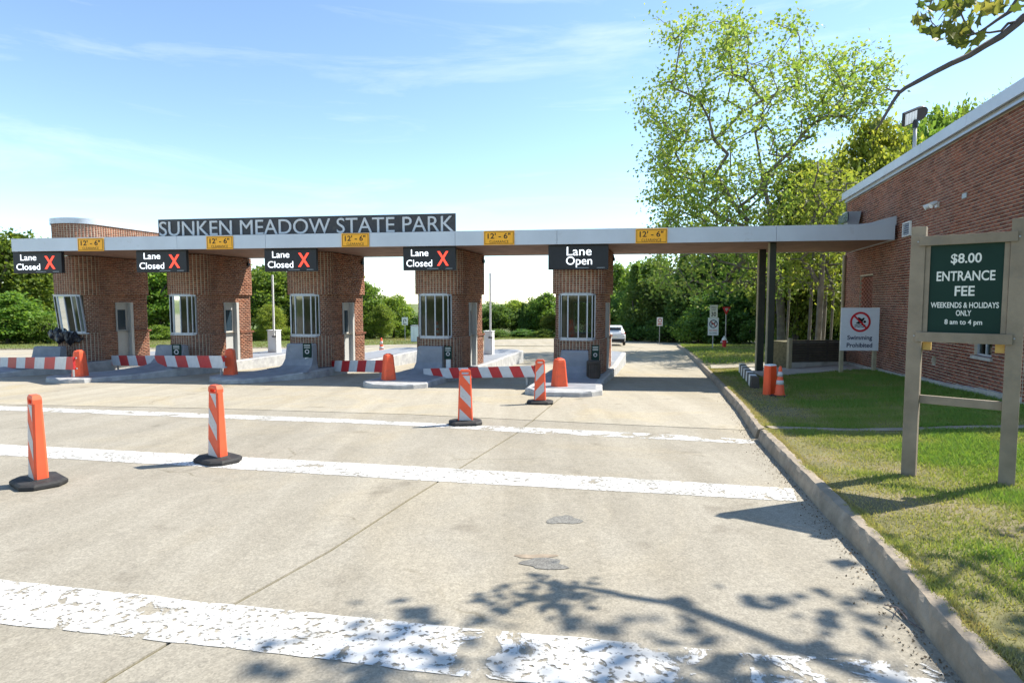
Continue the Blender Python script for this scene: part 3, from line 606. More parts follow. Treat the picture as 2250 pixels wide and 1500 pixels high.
# local frame: +y runs along the wall away from the viewpoint, +x is into the building, wall face at x = 0
T0, T1 = -0.86, 10.45
def bld_loc(w): return bld.matrix_basis.inverted() @ w
bld_m = Matrix.Translation((WALL_P.x, WALL_P.y, 0)) @ Matrix.Rotation(YAW, 4, 'Z'); bld_i = bld_m.inverted()
def on_wall(px, py):
    r = bld_i.to_3x3() @ ray(px, py); o = bld_i @ Vector((0, 0, EYE)); t = -o.x/r.x; return o+r*t
wpath = Path2([(0, T1), (0, T0), (7.0, T0)])       # s runs towards the viewpoint, outward normal is -x
S = lambda t: T1-t
def rect_on_wall(px0, py0, px1, py1):
    a = on_wall(px0, (py0+py1)/2); b = on_wall(px1, (py0+py1)/2); zt = on_wall((px0+px1)/2, py0).z; zl = on_wall((px0+px1)/2, py1).z
    return min(a.y, b.y), max(a.y, b.y), zl, zt
win = rect_on_wall(2142, 716, 2181, 784); lat = rect_on_wall(1889, 606, 1917, 690); drw = rect_on_wall(1885, 772, 1912, 806); slot = rect_on_wall(2048, 783, 2057, 801)
ops = [(S(o[1]), S(o[0]), o[2], o[3]) for o in (win, lat, slot)]
mb = MB(); wall_shell(mb, wpath, zb0, zb1, 0.0, ops, step=2.0, thick=0.3)
mb.box(0.31, 14, T0, T1, zb0, zb1-0.05); mb.box(0, 14, T1-0.01, T1, zb0, zb1); mb.box(0.02, 14, T0+.012, T0+0.02, zb0, zb1)
mb.build('wall', M_MORTAR, bld)
bl = lay_bricks(wpath, -0.70, 5.10, 0.0, [(0, T1-T0, 0.2032, True), (T1-T0, wpath.L, 0.2032, True)], ops, random.Random(11), joint=0.014, proud=0.009)
# leave out bricks buried in the lawn, keep the 300 that show largest as single parts
vis = []; rest = []
for b in bl:
    cx, cy = (b[0][0]+b[1][0])/2, (b[0][1]+b[1][1])/2; w = bld_m @ Vector((cx, cy, (b[3]+b[4])/2)); px, py, d = proj(w)
    if w.z < lawn_z(w.x, w.y)+0.02: continue
    hid = (1990 < px < 2250 and 500 < py < 735) or px > 2248 or px > 2208 and py > 480
    (rest if hid or b[4] > 4.95 else vis).append((d, b))
vis.sort(key=lambda q: q[0]); singles = [b for _, b in vis[:300]]; rest = [b for _, b in rest]+[b for _, b in vis[300:]]
link('bricks', bricks_mesh('bricks', rest, M_BRICK), bld)['kind'] = 'stuff'
bcache = {}
for b in singles:
    ln = round(math.hypot(b[0][0]-b[1][0], b[0][1]-b[1][1]), 2); hh = b[4]-b[3]
    key = (ln, rng.randrange(7))
    if key not in bcache:
        bcache[key] = bricks_mesh('brick', [((0, ln/2), (0, -ln/2), (-1, 0), -hh/2, hh/2, rng.random(), 0.009+rng.uniform(-.002, .003))], M_BRICK)
    link('brick', bcache[key], bld, (0, (b[0][1]+b[1][1])/2, (b[3]+b[4])/2))
# concrete footing, roof edge
mb = MB(); n = 24
for i in range(n):
    t = T0+(T1-T0)*i/n; t2 = T0+(T1-T0)*(i+1)/n
    p = bld_m @ Vector((-.03, (t+t2)/2, 0)); z = lawn_z(p.x, p.y)
    mb.box(-0.10, 0.0, t, t2-0.004, z-0.3, z+0.085+0.05*max(0, 1-(t-T0)/5))
mb.build('footing', M_CONC, bld)
rf = MB().box(-0.10, 14, T0-0.10, T1+0.12, zb1+0.13, zb1+0.20).box(0.25, 13.8, T0+.1, T1-.1, zb1+0.20, zb1+0.24).build('roof', M_ROOFE, bld)
cp = MB()
for k in range(5):
    a = T0-0.12+(T1-T0+0.26)*k/5; b2 = T0-0.12+(T1-T0+0.26)*(k+1)/5-0.008; link('coping', MB().box(-0.16, -0.10, a, b2, zb1+0.08, zb1+0.32).box(-0.10, 0.2, a, b2, zb1+0.29, zb1+0.32).mesh('coping', M_ALU, bevel=0.004), bld)
MB().box(-0.08, -0.001, T0, T1, zb1-0.02, zb1+0.13).build('roof_trim', M_ROOFE, bld); MB().box(-0.10, -0.08, T0-.02, T1, zb1-0.03, zb1+0.02).build('drip_edge', M_FRAME, bld)
# small window
w_ = MB(); y0, y1, z0, z1 = win
for a in ((y0, y1, z0, z0+.045), (y0, y1, z1-.045, z1), (y0, y0+.045, z0+.045, z1-.045), (y1-.045, y1, z0+.045, z1-.045), ((y0+y1)/2-.018, (y0+y1)/2+.018, z0+.045, z1-.045)): w_.box(0.05, 0.10, *a)
wf = w_.build('window', M_FRAME, bld); MB().box(0.072, 0.078, y0+.045, y1-.045, z0+.045, z1-.045).build('pane', M_GLASS, wf)
MB().box(0.09, 0.10, y0+.06, (y0+y1)/2-.04, z0+.05, z1-.06).build('blind', M_SIGNW, wf); MB().box(-0.05, 0.05, y0-.05, y1+.05, z0-.06, z0).build('sill', M_CONC, wf)
MB().box(0.12, 0.14, slot[0]-.02, slot[1]+.02, slot[2]-.02, slot[3]+.02).build('slot_box', M_BLACK, bld)
# pierced brick screen
y0, y1, z0, z1 = lat; lt = MB(); k = int((z1-z0)/0.0677)
for i in range(k):
    for j in range(4):
        yy = y0+(y1-y0)*(j+(0.5 if i % 2 else 0))/4; lt.box(0.02, 0.10, yy, min(yy+(y1-y0)*0.14, y1), z0+i*0.0677, z0+i*0.0677+0.057)
    lt.box(0.03, 0.09, y0, y1, z0+i*0.0677+0.057, z0+i*0.0677+0.0677)
lt.build('pierced_screen', M_BRICK, bld); MB().box(0.15, 0.17, y0, y1, z0, z1).build('screen_backing', M_DARK, bld)
# vent, lamps, downpipe, service box
q = rect_on_wall(1988, 488, 2004, 519); v = MB(); y0, y1, z0, z1 = q
for a in ((y0, y0+.03, z0, z1), (y1-.03, y1, z0, z1), (y0+.03, y1-.03, z1-.03, z1), (y0+.03, y1-.03, z0, z0+.03)): v.box(-0.06, -0.01, *a)
vt = v.build('louvre_vent', M_WHITE, bld)
for i in range(5): MB().box(-0.05, -0.02, y0+.03, y1-.03, z0+.05+i*(z1-z0-.08)/5, z0+.085+i*(z1-z0-.08)/5).build('slat', M_FRAME, vt)
MB().box(-0.018, -0.012, y0+.03, y1-.03, z0+.03, z1-.03).build('backing', M_DARK, vt)
c = on_wall(2062, 451); sl_ = MB().box(-0.05, -0.008, c.y-.07, c.y+.07, c.z-.05, c.z+.07).build('security_light', M_WHITE, bld)
for d in (-0.13, 0.13):
    MB().tube([(-0.04, c.y+d*.4, c.z+.03), (-0.10, c.y+d, c.z+.02)], 0.018).tube([(-0.08, c.y+d, c.z+.05), (-0.17, c.y+d*1.2, c.z-.0), (-0.22, c.y+d*1.3, c.z-.03)], [0.035, 0.055, 0.065], 10).build('lamp_head', M_WHITE, sl_)
c = on_wall(2122, 430); MB().box(-0.03, -0.008, c.y-.10, c.y+.10, c.z-.05, c.z+.05).build('wall_plate', M_STEEL, bld)
MB().tube([(-0.07, T1-0.12, -0.5), (-0.07, T1-0.12, 3.3)], 0.055, 10).build('downpipe', M_POSTL, bld)
for k, (a, b2) in enumerate(((1880, 1905),)):
    q = rect_on_wall(1880, 466, 1905, 494); bx = MB().taper((0.16, 0.20), (0.22, 0.24), 0, q[3]-q[2], Matrix.Translation((-0.28, (q[0]+q[1])/2, q[2]))).build('floodlight_box', M_FRAME, bld)
    MB().box(-0.53, -0.502, q[0]+.05, q[1]-.05, q[2]+.08, q[3]-.06).build('lens', M_CARG, bx)

# ------------------------------------------------------------------ canopy
ZC = 3.345; CA = Vector((10.25, 16.12, 0)); CB = Vector((-16.6, 19.95, 0)); cdir = (CB-CA).normalized(); CLEN = (CB-CA).length; cback = U*4.12
can = thing('toll_canopy', 'long flat silver canopy spanning all five toll booths', 'canopy', (CA.x, CA.y, ZC), math.atan2(cdir.y, cdir.x)+math.pi)
can_m = Matrix.Translation((CA.x, CA.y, ZC)) @ Matrix.Rotation(math.atan2(cdir.y, cdir.x)+math.pi, 4, 'Z'); can_i = can_m.inverted()
# local: x runs 0 (wall end) to -CLEN (left end), +y to the back
cb = (can_i.to_3x3() @ cback); bx_, by_ = cb.x, cb.y
def cquad(mb, x0, x1, f0, f1, z0, z1):
    pts = [(x0+bx_*f0, by_*f0), (x1+bx_*f0, by_*f0), (x1+bx_*f1, by_*f1), (x0+bx_*f1, by_*f1)]; return mb.prism(pts, z0, z1)
H_F = 0.42
cquad(MB(), -CLEN+.03, -.03, 0.014, 0.986, 0.045, H_F-0.02).build('roof_deck', M_ROOFE, can)
cquad(MB(), -CLEN+.5, 0.3, 0.10, 0.92, H_F-0.02, H_F+0.055).build('roof_upstand', M_ROOFE, can)
npan = 9
for k in range(npan):
    a, b2 = -CLEN*(k+1)/npan+0.004, -CLEN*k/npan-0.004
    MB().box(a, b2, -0.012, 0.03, 0, H_F).box(a, b2, 0.03, 0.16, H_F-0.012, H_F).build('fascia_panel', M_ALU, can, bevel=0.003)
for x in (-CLEN, 0):
    cquad(MB(), x-0.02, x+0.02, 0.01, 1.0, 0.0, H_F).build('end_fascia', M_ALU, can)
cquad(MB(), -CLEN, 0, 0.985, 1.0, 0.0, H_F).build('rear_fascia', M_ALU, can)
sf = MB(); nb = 26
for k in range(nb): cquad(sf, -CLEN+.025, -.025, 0.012+0.97*k/nb, 0.012+0.97*(k+0.93)/nb, 0.018, 0.042)
sf.build('soffit_boards', M_SOFF, can)['kind'] = 'stuff'
cquad(MB(), -CLEN+.025, -.025, 0.012, 0.98, 0.041, 0.046).build('soffit_backing', M_DARK, can)
for px, Y, wd in ((1671.5, 19.35, 0.10), (1693.5, 17.05, 0.085)):
    w = P(px, 690, Y); pl = can_i @ Vector((w.x, w.y, ZC)); zb = lawn_z(w.x, w.y)-0.1-ZC
    c_ = MB().box(pl.x-wd, pl.x+wd, pl.y-wd, pl.y+wd, zb, 0.016).build('column', M_POST, can, bevel=0.01)
    MB().box(pl.x-wd-.025, pl.x-wd+.005, pl.y-.06, pl.y+.06, zb+.1, 0.01).build('lit_face_strip', M_POSTL, c_)  # pale strip colours in the sunlit left face of the column
# curved flashing where the roof meets the wall
fl = MB(); n = 10
ra = [(-0.85+0.09*i, 0.30+0.02*0, H_F+0.02+0.20*math.sin(i/n*1.4)**2) for i in range(n+1)]
fl.loft([[(x, 0.05, H_F-0.02), (x, 0.05, z), (x, 0.12, z), (x, 0.12, H_F-0.02)] for x, y, z in ra]); fl.build('flashing', M_ALU, can)

# park name sign on the canopy roof
def on_canopy(px, py, yl=0.0):
    r = can_i.to_3x3() @ ray(px, py); o = can_i @ Vector((0, 0, EYE)); t = (yl-o.y)/r.y; return o+r*t
pa = on_canopy(347, 483, 0.22); pb = on_canopy(1001, 468, 0.22); ztop = (pa.z+pb.z)/2
ns = thing('park_name_sign', 'long charcoal sign on the canopy roof with pale park name letters', 'sign', can_m @ Vector(((pa.x+pb.x)/2, 0.22, H_F)), can.rotation_euler[2])
hw = (pb.x-pa.x)/2; hz = ztop-H_F; nseg = 4
for k in range(nseg):
    x0 = -hw+2*hw*k/nseg+.003; MB().box(x0, x0+2*hw/nseg-.006, 0, 0.05, 0.0, hz).build('panel', M_SIGND, ns)
for k in range(6): MB().tube([(-hw+.4+k*(2*hw-.8)/5, 0.05, hz*.8), (-hw+.4+k*(2*hw-.8)/5, 0.7, 0.05)], 0.02).build('brace', M_STEEL, ns)
lm = text_mesh('SUNKEN MEADOW STATE PARK', 2*hw-0.12, hz*0.82, 0.03, 0, hz*0.46, -0.016, M_LET, 0.0)
bm = bmesh.new(); bm.from_mesh(lm); bm.verts.ensure_lookup_table(); bmesh.ops.remove_doubles(bm, verts=bm.verts, dist=1e-5); seen = set(); isl = []
for v0 in bm.verts:
    if v0.index in seen: continue
    st = [v0]; seen.add(v0.index); grp = []
    while st:
        v1 = st.pop(); grp.append(v1)
        for e in v1.link_edges:
            o = e.other_vert(v1)
            if o.index not in seen: seen.add(o.index); st.append(o)
    isl.append(grp)
isl.sort(key=lambda g_: min(v.co.x for v in g_))
for g_ in isl:
    ids = {v.index: i for i, v in enumerate(g_)}; fs = [[ids[v.index] for v in f.verts] for f in bm.faces if f.verts[0].index in ids]
    me = bpy.data.meshes.new('letter'); me.from_pydata([v.co[:] for v in g_], [], fs); me.materials.append(M_LET); link('letter', me, ns)
bm.free()

# clearance plates on the fascia
cl_px = [(170, 228, 524, 551), (453, 512, 520, 546.5), (750, 811, 514, 541), (1063, 1130, 509, 536), (1397, 1466, 504, 533)]
cl_lab = ['leftmost amber clearance plate near the left end of the canopy edge', 'amber clearance plate under the first letters of the park name', 'amber clearance plate under the word state on the canopy edge',
          'amber clearance plate just right of the park name sign', 'rightmost amber clearance plate over the open lane']
for i, (x0, x1, y0, y1) in enumerate(cl_px):
    a = on_canopy(x0, y0, -0.04); b2 = on_canopy(x1, y1, -0.04); w2 = (b2.x-a.x)/2; zc = (a.z+b2.z)/2; h2 = 0.205
    t = thing('clearance_sign', cl_lab[i], 'sign', can_m @ Vector(((a.x+b2.x)/2, -0.03, zc)), can.rotation_euler[2], 'amber clearance plates on the canopy edge')
    MB().box(-w2, w2, -0.012, 0.012, -h2, h2).build('plate', M_YEL, t, bevel=0.004)
    br = MB()
    for s in ((-w2+.025, w2-.025, h2-.04, h2-.028), (-w2+.025, w2-.025, -h2+.028, -h2+.04), (-w2+.025, -w2+.037, -h2+.04, h2-.04), (w2-.037, w2-.025, -h2+.04, h2-.04)): br.box(s[0], s[1], -0.015, -0.012, s[2], s[3])
    br.build('border', M_BLK, t)
    link('lettering', text_mesh('12\' - 6"', w2*1.5, 0.165, 0.002, 0, 0.055, -0.014, M_BLK, 0.016), t)
    link('lettering', text_mesh('CLEARANCE', w2*1.25, 0.075, 0.002, 0, -0.115, -0.014, M_BLK, 0.0), t)

# lane message boards hanging below the canopy edge
ls_px = [(32, 138), (302, 412), (583, 697), (887, 1002), (1205, 1337)]
ls_lab = ['leftmost black lane board with a red cross, at the end of the canopy', 'black lane closed board with a red cross hanging left of the second booth', 'middle black lane closed board with a red cross over the third booth',
          'black lane closed board with a red cross over the fourth booth', 'black lane board without a cross reading lane open']
for i, (x0, x1) in enumerate(ls_px):
    a = on_canopy(x0, 560, 0.22); b2 = on_canopy(x1, 560, 0.22); w2 = (b2.x-a.x)/2; hb = 0.71 if i < 4 else 0.72
    t = thing('lane_sign', ls_lab[i], 'sign', can_m @ Vector(((a.x+b2.x)/2, 0.22, 0.0)), can.rotation_euler[2], 'lane message boards under the canopy')
    MB().box(-w2, w2, -0.06, 0.06, -hb, -0.0).build('housing', M_BLACK, t, bevel=0.01)
    fr = MB(); yy = -0.064
    for s in ((-w2+.02, w2-.02, -.035, -.025), (-w2+.02, w2-.02, -hb+.025, -hb+.035)): fr.box(s[0], s[1], yy, -0.06, s[2], s[3])
    fr.build('bezel', M_STEEL if False else M_BLK, t)
    if i < 4:
        link('lettering', text_mesh('Lane', w2*0.66, 0.20, 0.004, -w2*.36, -0.185, -0.064, M_LED, 0.0), t)
        link('lettering', text_mesh('Closed', w2*0.98, 0.205, 0.004, -w2*.38, -0.495, -0.064, M_LED, 0.0), t)
        link('cross', text_mesh('X', w2*0.44, 0.43, 0.004, w2*.52, -0.36, -0.064, M_LEDR, 0.02), t)
    else:
        link('lettering', text_mesh('Lane', w2*0.82, 0.25, 0.004, w2*.03, -0.19, -0.064, M_LED, 0.0), t)
        link('lettering', text_mesh('Open', w2*0.86, 0.31, 0.004, w2*.03, -0.50, -0.064, M_LED, 0.0), t)
    MB().box(-w2*.08, w2*.35, -0.063, -0.0605, -hb+.045, -hb+.056).build('data_plate', M_FRAME, t); MB().box(w2*.62, w2*.88, -0.063, -0.0605, -hb+.045, -hb+.056).build('data_plate', M_FRAME, t)

# ------------------------------------------------------------------ toll booths
ZF = -0.50; BW, BL = 0.73, 2.62; RC = 0.50
BPOS = [Vector((1.873, 18.02, 0))+Vector((-0.978, 0.209, 0))*4.62*k for k in range(5)]
for k, dx in enumerate((0.08, 0.18, 0.20, 0.10, 0.06)): BPOS[k].x += dx
def arc(cx, cy, r, a0, a1, n=36): return [(cx+r*math.cos(math.radians(a0+(a1-a0)*i/n)), cy+r*math.sin(math.radians(a0+(a1-a0)*i/n))) for i in range(n+1)]
# path goes rear right -> front -> rear left (outward normal on the right-hand side when walking that way reversed)
plan = [(-BW, BL)]+arc(-BW+RC, RC, RC, 180, 270)+arc(BW-RC, RC, RC, 270, 360)+[(BW, BL), (-BW, BL)]
bp = Path2(plan); arcL = math.pi*RC/2*0.998
s_la0 = BL-RC; s_fl = s_la0+arcL; s_fr = s_fl+2*(BW-RC); s_ra1 = s_fr+arcL; s_rr = s_ra1+BL-RC
smid = (s_fl+s_fr)/2
Z1, Z2, Z3 = 1.05, 2.43, 3.84
wo0, wo1 = smid-0.56, smid+0.56
d0, d1 = s_ra1+(1.20-RC), s_ra1+(1.92-RC)
r0, r1 = s_rr+0.35, s_rr+1.25
OPB = [(wo0, wo1, Z1, Z2), (d0, d1, -0.1, 2.16), (r0, r1, 1.1, 2.2)]
booth = thing('toll_booth', 'x', 'toll booth', (0, 0, 0), YAW, 'brick toll booths under the canopy')
mb = MB()
for za, zb_, of in ((-0.35, Z1, 0.05), (Z1, Z2, 0.0), (Z2, Z3, 0.09)): wall_shell(mb, bp, za, zb_, of, OPB, thick=0.2+of)
ring_cap(mb, bp, Z1, 0.05, -0.2); ring_cap(mb, bp, Z2, 0.09, -0.2); mb.build('wall', M_MORTAR, booth)
mb = MB(); mb.prism([(x*0.9, y*0.93+.05) for x, y in plan[:-1]], -0.3, 0.0).prism([(x*0.9, y*0.93+.05) for x, y in plan[:-1]], 2.62, 2.66).build('floor_and_ceiling', M_INT, booth)
MB().box(-0.55, 0.55, 0.30, 0.75, 0.86, 0.92).box(-0.6, -0.58, 0.6, 2.3, 0, 0.9).build('counter', M_INT, booth)
zones_c = [(0, s_la0, 0.2032, True), (s_la0, s_ra1, 0.1016, False), (s_ra1, s_rr, 0.2032, True), (s_rr, bp.L, 0.2032, True)]
zones_w = [(0, s_la0, 0.2032, True), (s_la0, s_ra1, 0.135, True), (s_ra1, s_rr, 0.2032, True), (s_rr, bp.L, 0.2032, True)]
r5 = random.Random(5)
bb = lay_bricks(bp, -0.28, Z1, 0.05, zones_c, OPB, r5, proud=0.007)+lay_bricks(bp, Z1, Z2, 0.0, zones_w, OPB, r5, proud=0.007)+lay_bricks(bp, Z2, Z3, 0.09, zones_c, OPB, r5, proud=0.007)
o = link('bricks', bricks_mesh('bricks', bb, M_BRICKB), booth); o['kind'] = 'stuff'
# projecting course on the pier behind the door
lg = MB(); lg.box(BW+.05, BW+.085, 1.95, BL+.08, Z1-0.05, Z1+0.015).box(-BW-.085, -BW-.05, 0.7, BL+.08, Z1-0.05, Z1+.015).box(-BW-.05, BW+.05, BL+.05, BL+.085, Z1-.05, Z1+.015); lg.build('brick_ledge', M_BRICKB, booth)
# bay window of four lights
def bay(parent, tilt=None):
    fx = [(-0.545, 0.075), (-0.47, 0.0), (-0.25, -0.085), (0.07, -0.10), (0.33, -0.06), (0.47, 0.0), (0.545, 0.075)]
    fr = MB(); zt, zl = Z2-0.005, Z1+0.005; gl = []
    def bar(a, b, z0, z1, t=0.022):
        a, b = Vector(a), Vector(b); d = (b-a).normalized(); n_ = Vector((d.y, -d.x))*t; q = [a+n_, b+n_, b-n_, a-n_]; fr.prism([(p.x, p.y) for p in q], z0, z1)
    for i in range(len(fx)-1):
        bar(fx[i], fx[i+1], zl, zl+.055); bar(fx[i], fx[i+1], zt-.05, zt); gl.append((fx[i], fx[i+1]))
    for i, p in enumerate(fx):
        w = 0.018 if i in (2, 3, 4) else 0.012
        fr.box(p[0]-w, p[0]+w, p[1]-.028, p[1]+.028, zl+.05, zt-.045)
    f = fr.build('window', M_FRAME, parent)
    for a, b in gl:
        MB().add([(a[0], a[1], zl+.05), (b[0], b[1], zl+.05), (b[0], b[1], zt-.05), (a[0], a[1], zt-.05)], [(0, 1, 2, 3)]).build('pane', M_GLASS, f)
    MB().prism([(-0.62, 0.14), (-0.50, -0.03), (-0.26, -.125), (0.08, -.135), (0.35, -.10), (0.50, -0.03), (0.62, 0.14)], Z2-0.003, Z2+0.022).build('head_flashing', M_FRAME, f)
    MB().prism([(-0.60, 0.14), (-0.49, -0.035), (-0.26, -.11), (0.08, -.125), (0.35, -.09), (0.49, -0.035), (0.60, 0.14)], Z1-0.03, Z1+0.004).build('sill', M_FRAME, f)
    return f
bay(booth)
# rear window
rw = MB(); xa, xb, za, zb_ = BW-1.25, BW-0.35, 1.1, 2.2
for a in ((xa, xb, za, za+.05), (xa, xb, zb_-.05, zb_), (xa, xa+.05, za+.05, zb_-.05), (xb-.05, xb, za+.05, zb_-.05), ((xa+xb)/2-.02, (xa+xb)/2+.02, za+.05, zb_-.05)): rw.box(a[0], a[1], BL-.12, BL-.06, a[2], a[3])
rwf = rw.build('rear_window', M_FRAME, booth); MB().box(xa+.05, xb-.05, BL-.092, BL-.088, za+.05, zb_-.05).build('pane', M_GLASS, rwf)
# door
dr = MB(); ya_, yb_ = 1.215, 1.80
dr.box(BW-.12, BW-.07, ya_, yb_, 0.0, 1.10).box(BW-.12, BW-.07, ya_, yb_, 1.88, 2.14).box(BW-.12, BW-.07, ya_, ya_+.10, 1.10, 1.88).box(BW-.12, BW-.07, yb_-.10, yb_, 1.10, 1.88)
df = dr.build('door', M_DOOR, booth); MB().box(BW-.10, BW-.09, ya_+.10, yb_-.10, 1.10, 1.88).build('door_light', M_CARG, df); MB().box(BW-.07, BW-.02, yb_-.08, yb_-.04, 1.0, 1.03).build('handle', M_STEEL, df)
MB().box(BW-.14, BW+.055, 1.80, 1.92, 0.0, 2.16).box(BW-.14, BW+.06, 1.195, 1.215, 0.0, 2.16).box(BW-.14, BW+.058, 1.215, 1.80, 2.14, 2.165).build('door_frame', M_DOOR, booth)
MB().box(BW+.09, BW+.16, BL-.25, BL-.12, 3.55, 3.66).tube([(BW+.12, BL-.18, 3.66), (BW+.12, BL-.18, 3.75)], 0.02).build('camera_housing', M_BLACK, booth)
b_lab = ['toll booth nearest the open lane, right of all the others', 'fourth brick toll booth from the left, with orange things behind its glass', 'middle brick toll booth under the word state',
         'second brick toll booth from the left, with papers in its window', 'leftmost brick toll booth with a tilted window and black plastic']
booths = [booth]; booth.location = (BPOS[0].x, BPOS[0].y, ZF); booth['label'] = b_lab[0]
for k in range(1, 5): booths.append(dup(booth, (BPOS[k].x, BPOS[k].y, ZF), YAW, b_lab[k]))
# the damaged leftmost booth: its window leans, black sheeting bulges from the sill, and a brick drum rises over the canopy
b1 = booths[4]; b1.scale = (1.13, 1, 1); b1.location.x -= 0.13
for ch in list(b1.children):
    if ch.name.split('.')[0] == 'window':
        ch.rotation_euler = (0, 0, 0); sh_ = Matrix.Identity(4); sh_[0][2] = -0.10; sh_[1][2] = -0.03
        def shear(o):
            me = o.data.copy(); me.transform(Matrix.Translation((0.16, -0.04, 0)) @ sh_ @ Matrix.Translation((0.05, 0.05, 0))); o.data = me
        shear(ch); [shear(c2) for c2 in ch.children]; ch['label'] = 'window frame leaning out of true to the right'
tp = MB(); rt = random.Random(3); rings = []
for i in range(30):
    t = i/29; x = -0.92+1.62*t; zc = 1.00-0.16*t+0.05*math.sin(i*.9); rr = 0.04+0.17*math.sin(math.pi*min(1, t*1.05+.03))**0.5
    rings.append([(x+.03*math.sin(i*2.1), -0.15-(0.10*math.sin(math.pi*t))+rr*0.7*math.cos(a)*(1+.25*math.sin(3*a+i*.8)+rt.uniform(-.12, .12)), zc+rr*math.sin(a)*(1.0+.30*math.sin(2*a+i*.55)+rt.uniform(-.12, .12))+.03*math.sin(i*1.7+a)) for a in [2*math.pi*j/14 for j in range(14)]])
tp.loft(rings); tpo = tp.build('plastic_sheet', M_TARP, None)
tag(tpo, 'crumpled black plastic sheeting bulging from the leftmost booth window', 'plastic sheet'); tpo.location = (BPOS[4].x, BPOS[4].y, ZF); tpo.rotation_euler = (0, 0, YAW)
dp = [(-BW-.06, 6.2)]+arc(-BW+.66, 0.55, 0.72, 180, 270, 36)+arc(BW-.66, 0.55, 0.72, 270, 360, 36)+[(BW+.06, 4.3)]+arc(BW-.9, 4.3, 0.96, 0, 70, 20)+[(-BW-.06, 6.2)]
dpa = Path2(dp); mb = MB(); wall_shell(mb, dpa, ZC+0.40-ZF, 5.02, 0.0, [], thick=0.2); mb.prism(dp[:-1], 4.95, 5.0); mb.build('drum_wall', M_MORTAR, b1)
o = link('drum_bricks', bricks_mesh('drum_bricks', lay_bricks(dpa, ZC+0.42-ZF, 5.0, 0.0, [(0, dpa.L, 0.1016, False)], [], random.Random(8)), M_BRICKB), b1); o['kind'] = 'stuff'
mb = MB(); wall_shell(mb, dpa, 5.0, 5.20, 0.05, [], thick=0.1); ring_cap(mb, dpa, 5.2, 0.05, -0.1); mb.prism([(x*0.93, y) for x, y in dp[:-1]], 5.15, 5.17); mb.build('drum_fascia', M_ALU, b1)
MB().box(BW+.2, BW+3.2, 2.0, 4.3, ZC+0.42-ZF, ZC+.62-ZF).build('roof_box', M_WHITE, b1)

# ------------------------------------------------------------------ traffic islands
NOSE = [(1238, 867), (866, 850.5), (506, 838), (152, 838), (-190, 836)]
i_lab = ['grey kerbed island nose at the open lane with a chipped front edge', 'kerbed island in front of the fourth booth, second from the open lane', 'kerbed island in front of the middle booth',
         'kerbed island in front of the second booth from the left', 'kerbed island of the leftmost booth running out past the left edge']
def island(k):
    b = BPOS[k]; nz_ = G(*NOSE[k]); back = b+U*8.2; front = b-U*0.9
    t = thing('traffic_island', i_lab[k], 'traffic island', (nz_.x, nz_.y, 0), 0, 'traffic islands under the toll booths')
    o = Vector((nz_.x, nz_.y, 0)); cl = []
    mid = o.lerp(front, 0.55); hwf = 0.93
    st = [(o+(o-mid).normalized()*0.42, 0.42, 0.10), (o+(o-mid).normalized()*0.30, 0.70, 0.135), (o, hwf, 0.15), (mid, 0.90, 0.17), (front, 0.95, None), (b+U*0.5, 0.98, None), (b+U*3.0, 0.98, None), (back, 0.85, None), (back+U*0.5, 0.45, None)]
    # refine
    pts = []
    for i in range(len(st)-1):
        n = 5 if i > 1 else 2
        for j in range(n):
            f = j/n; p = st[i][0].lerp(st[i+1][0], f); w = st[i][1]*(1-f)+st[i+1][1]*f
            top = lambda s: gz(s[0].y)+s[2] if s[2] is not None else ZF
            pts.append((p, w, top(st[i])*(1-f)+top(st[i+1])*f))
    pts.append((st[-1][0], st[-1][1], ZF))
    rk = random.Random(40+k); kr = []; tr2 = []
    for i, (p, w, z) in enumerate(pts):
        d = (pts[min(i+1, len(pts)-1)][0]-pts[max(i-1, 0)][0]).normalized(); r_ = Vector((d.y, -d.x, 0)); j = lambda a: rk.uniform(-a, a)
        L, Rr = p-r_*w-o, p+r_*w-o; g = gz(p.y)-0.03; ww = 0.16
        jl, jr = j(.012), j(.012)
        kr.append([(L.x-.01+jl, L.y, g), (L.x+jl, L.y, z-0.03+j(.006)), (L.x+r_.x*.035, L.y+r_.y*.035, z+j(.005)), (Rr.x-r_.x*.035, Rr.y-r_.y*.035, z+j(.005)), (Rr.x+jr, Rr.y, z-0.03+j(.006)), (Rr.x+.01+jr, Rr.y, g)])
        a, c = L+r_*ww, Rr-r_*ww; tr2.append([(a.x, a.y, z+0.004+j(.002)), (c.x, c.y, z+0.004+j(.002))])
    MB().loft(kr).build('kerb_edge', M_ISLK, t)
    mb = MB()
    for i, (a, c) in enumerate(tr2):
        if i >= 4: mb.v += [(a[0], a[1], a[2]+.004), (c[0], c[1], c[2]+.004)]
    n = len(mb.v)//2
    for i in range(n-1): mb.f.append((2*i, 2*i+1, 2*i+3, 2*i+2))
    mb.build('painted_top', M_ISL, t)
    return t
for k in range(5): island(k)
def isl_z(k, p):                                   # top of island k at world point p
    o = G(*NOSE[k]); b = BPOS[k]; front = b-U*0.9; mid = Vector((o.x, o.y, 0)).lerp(front, 0.55)
    y0, ym, yf = o.y, mid.y, front.y
    if p.y < ym: z0, z1, f = gz(y0)+.15, gz(ym)+.17, (p.y-y0)/(ym-y0); return z0+(z1-z0)*f
    z0, f = gz(ym)+.17, min(1, (p.y-ym)/(yf-ym)); return z0+(ZF-z0)*f

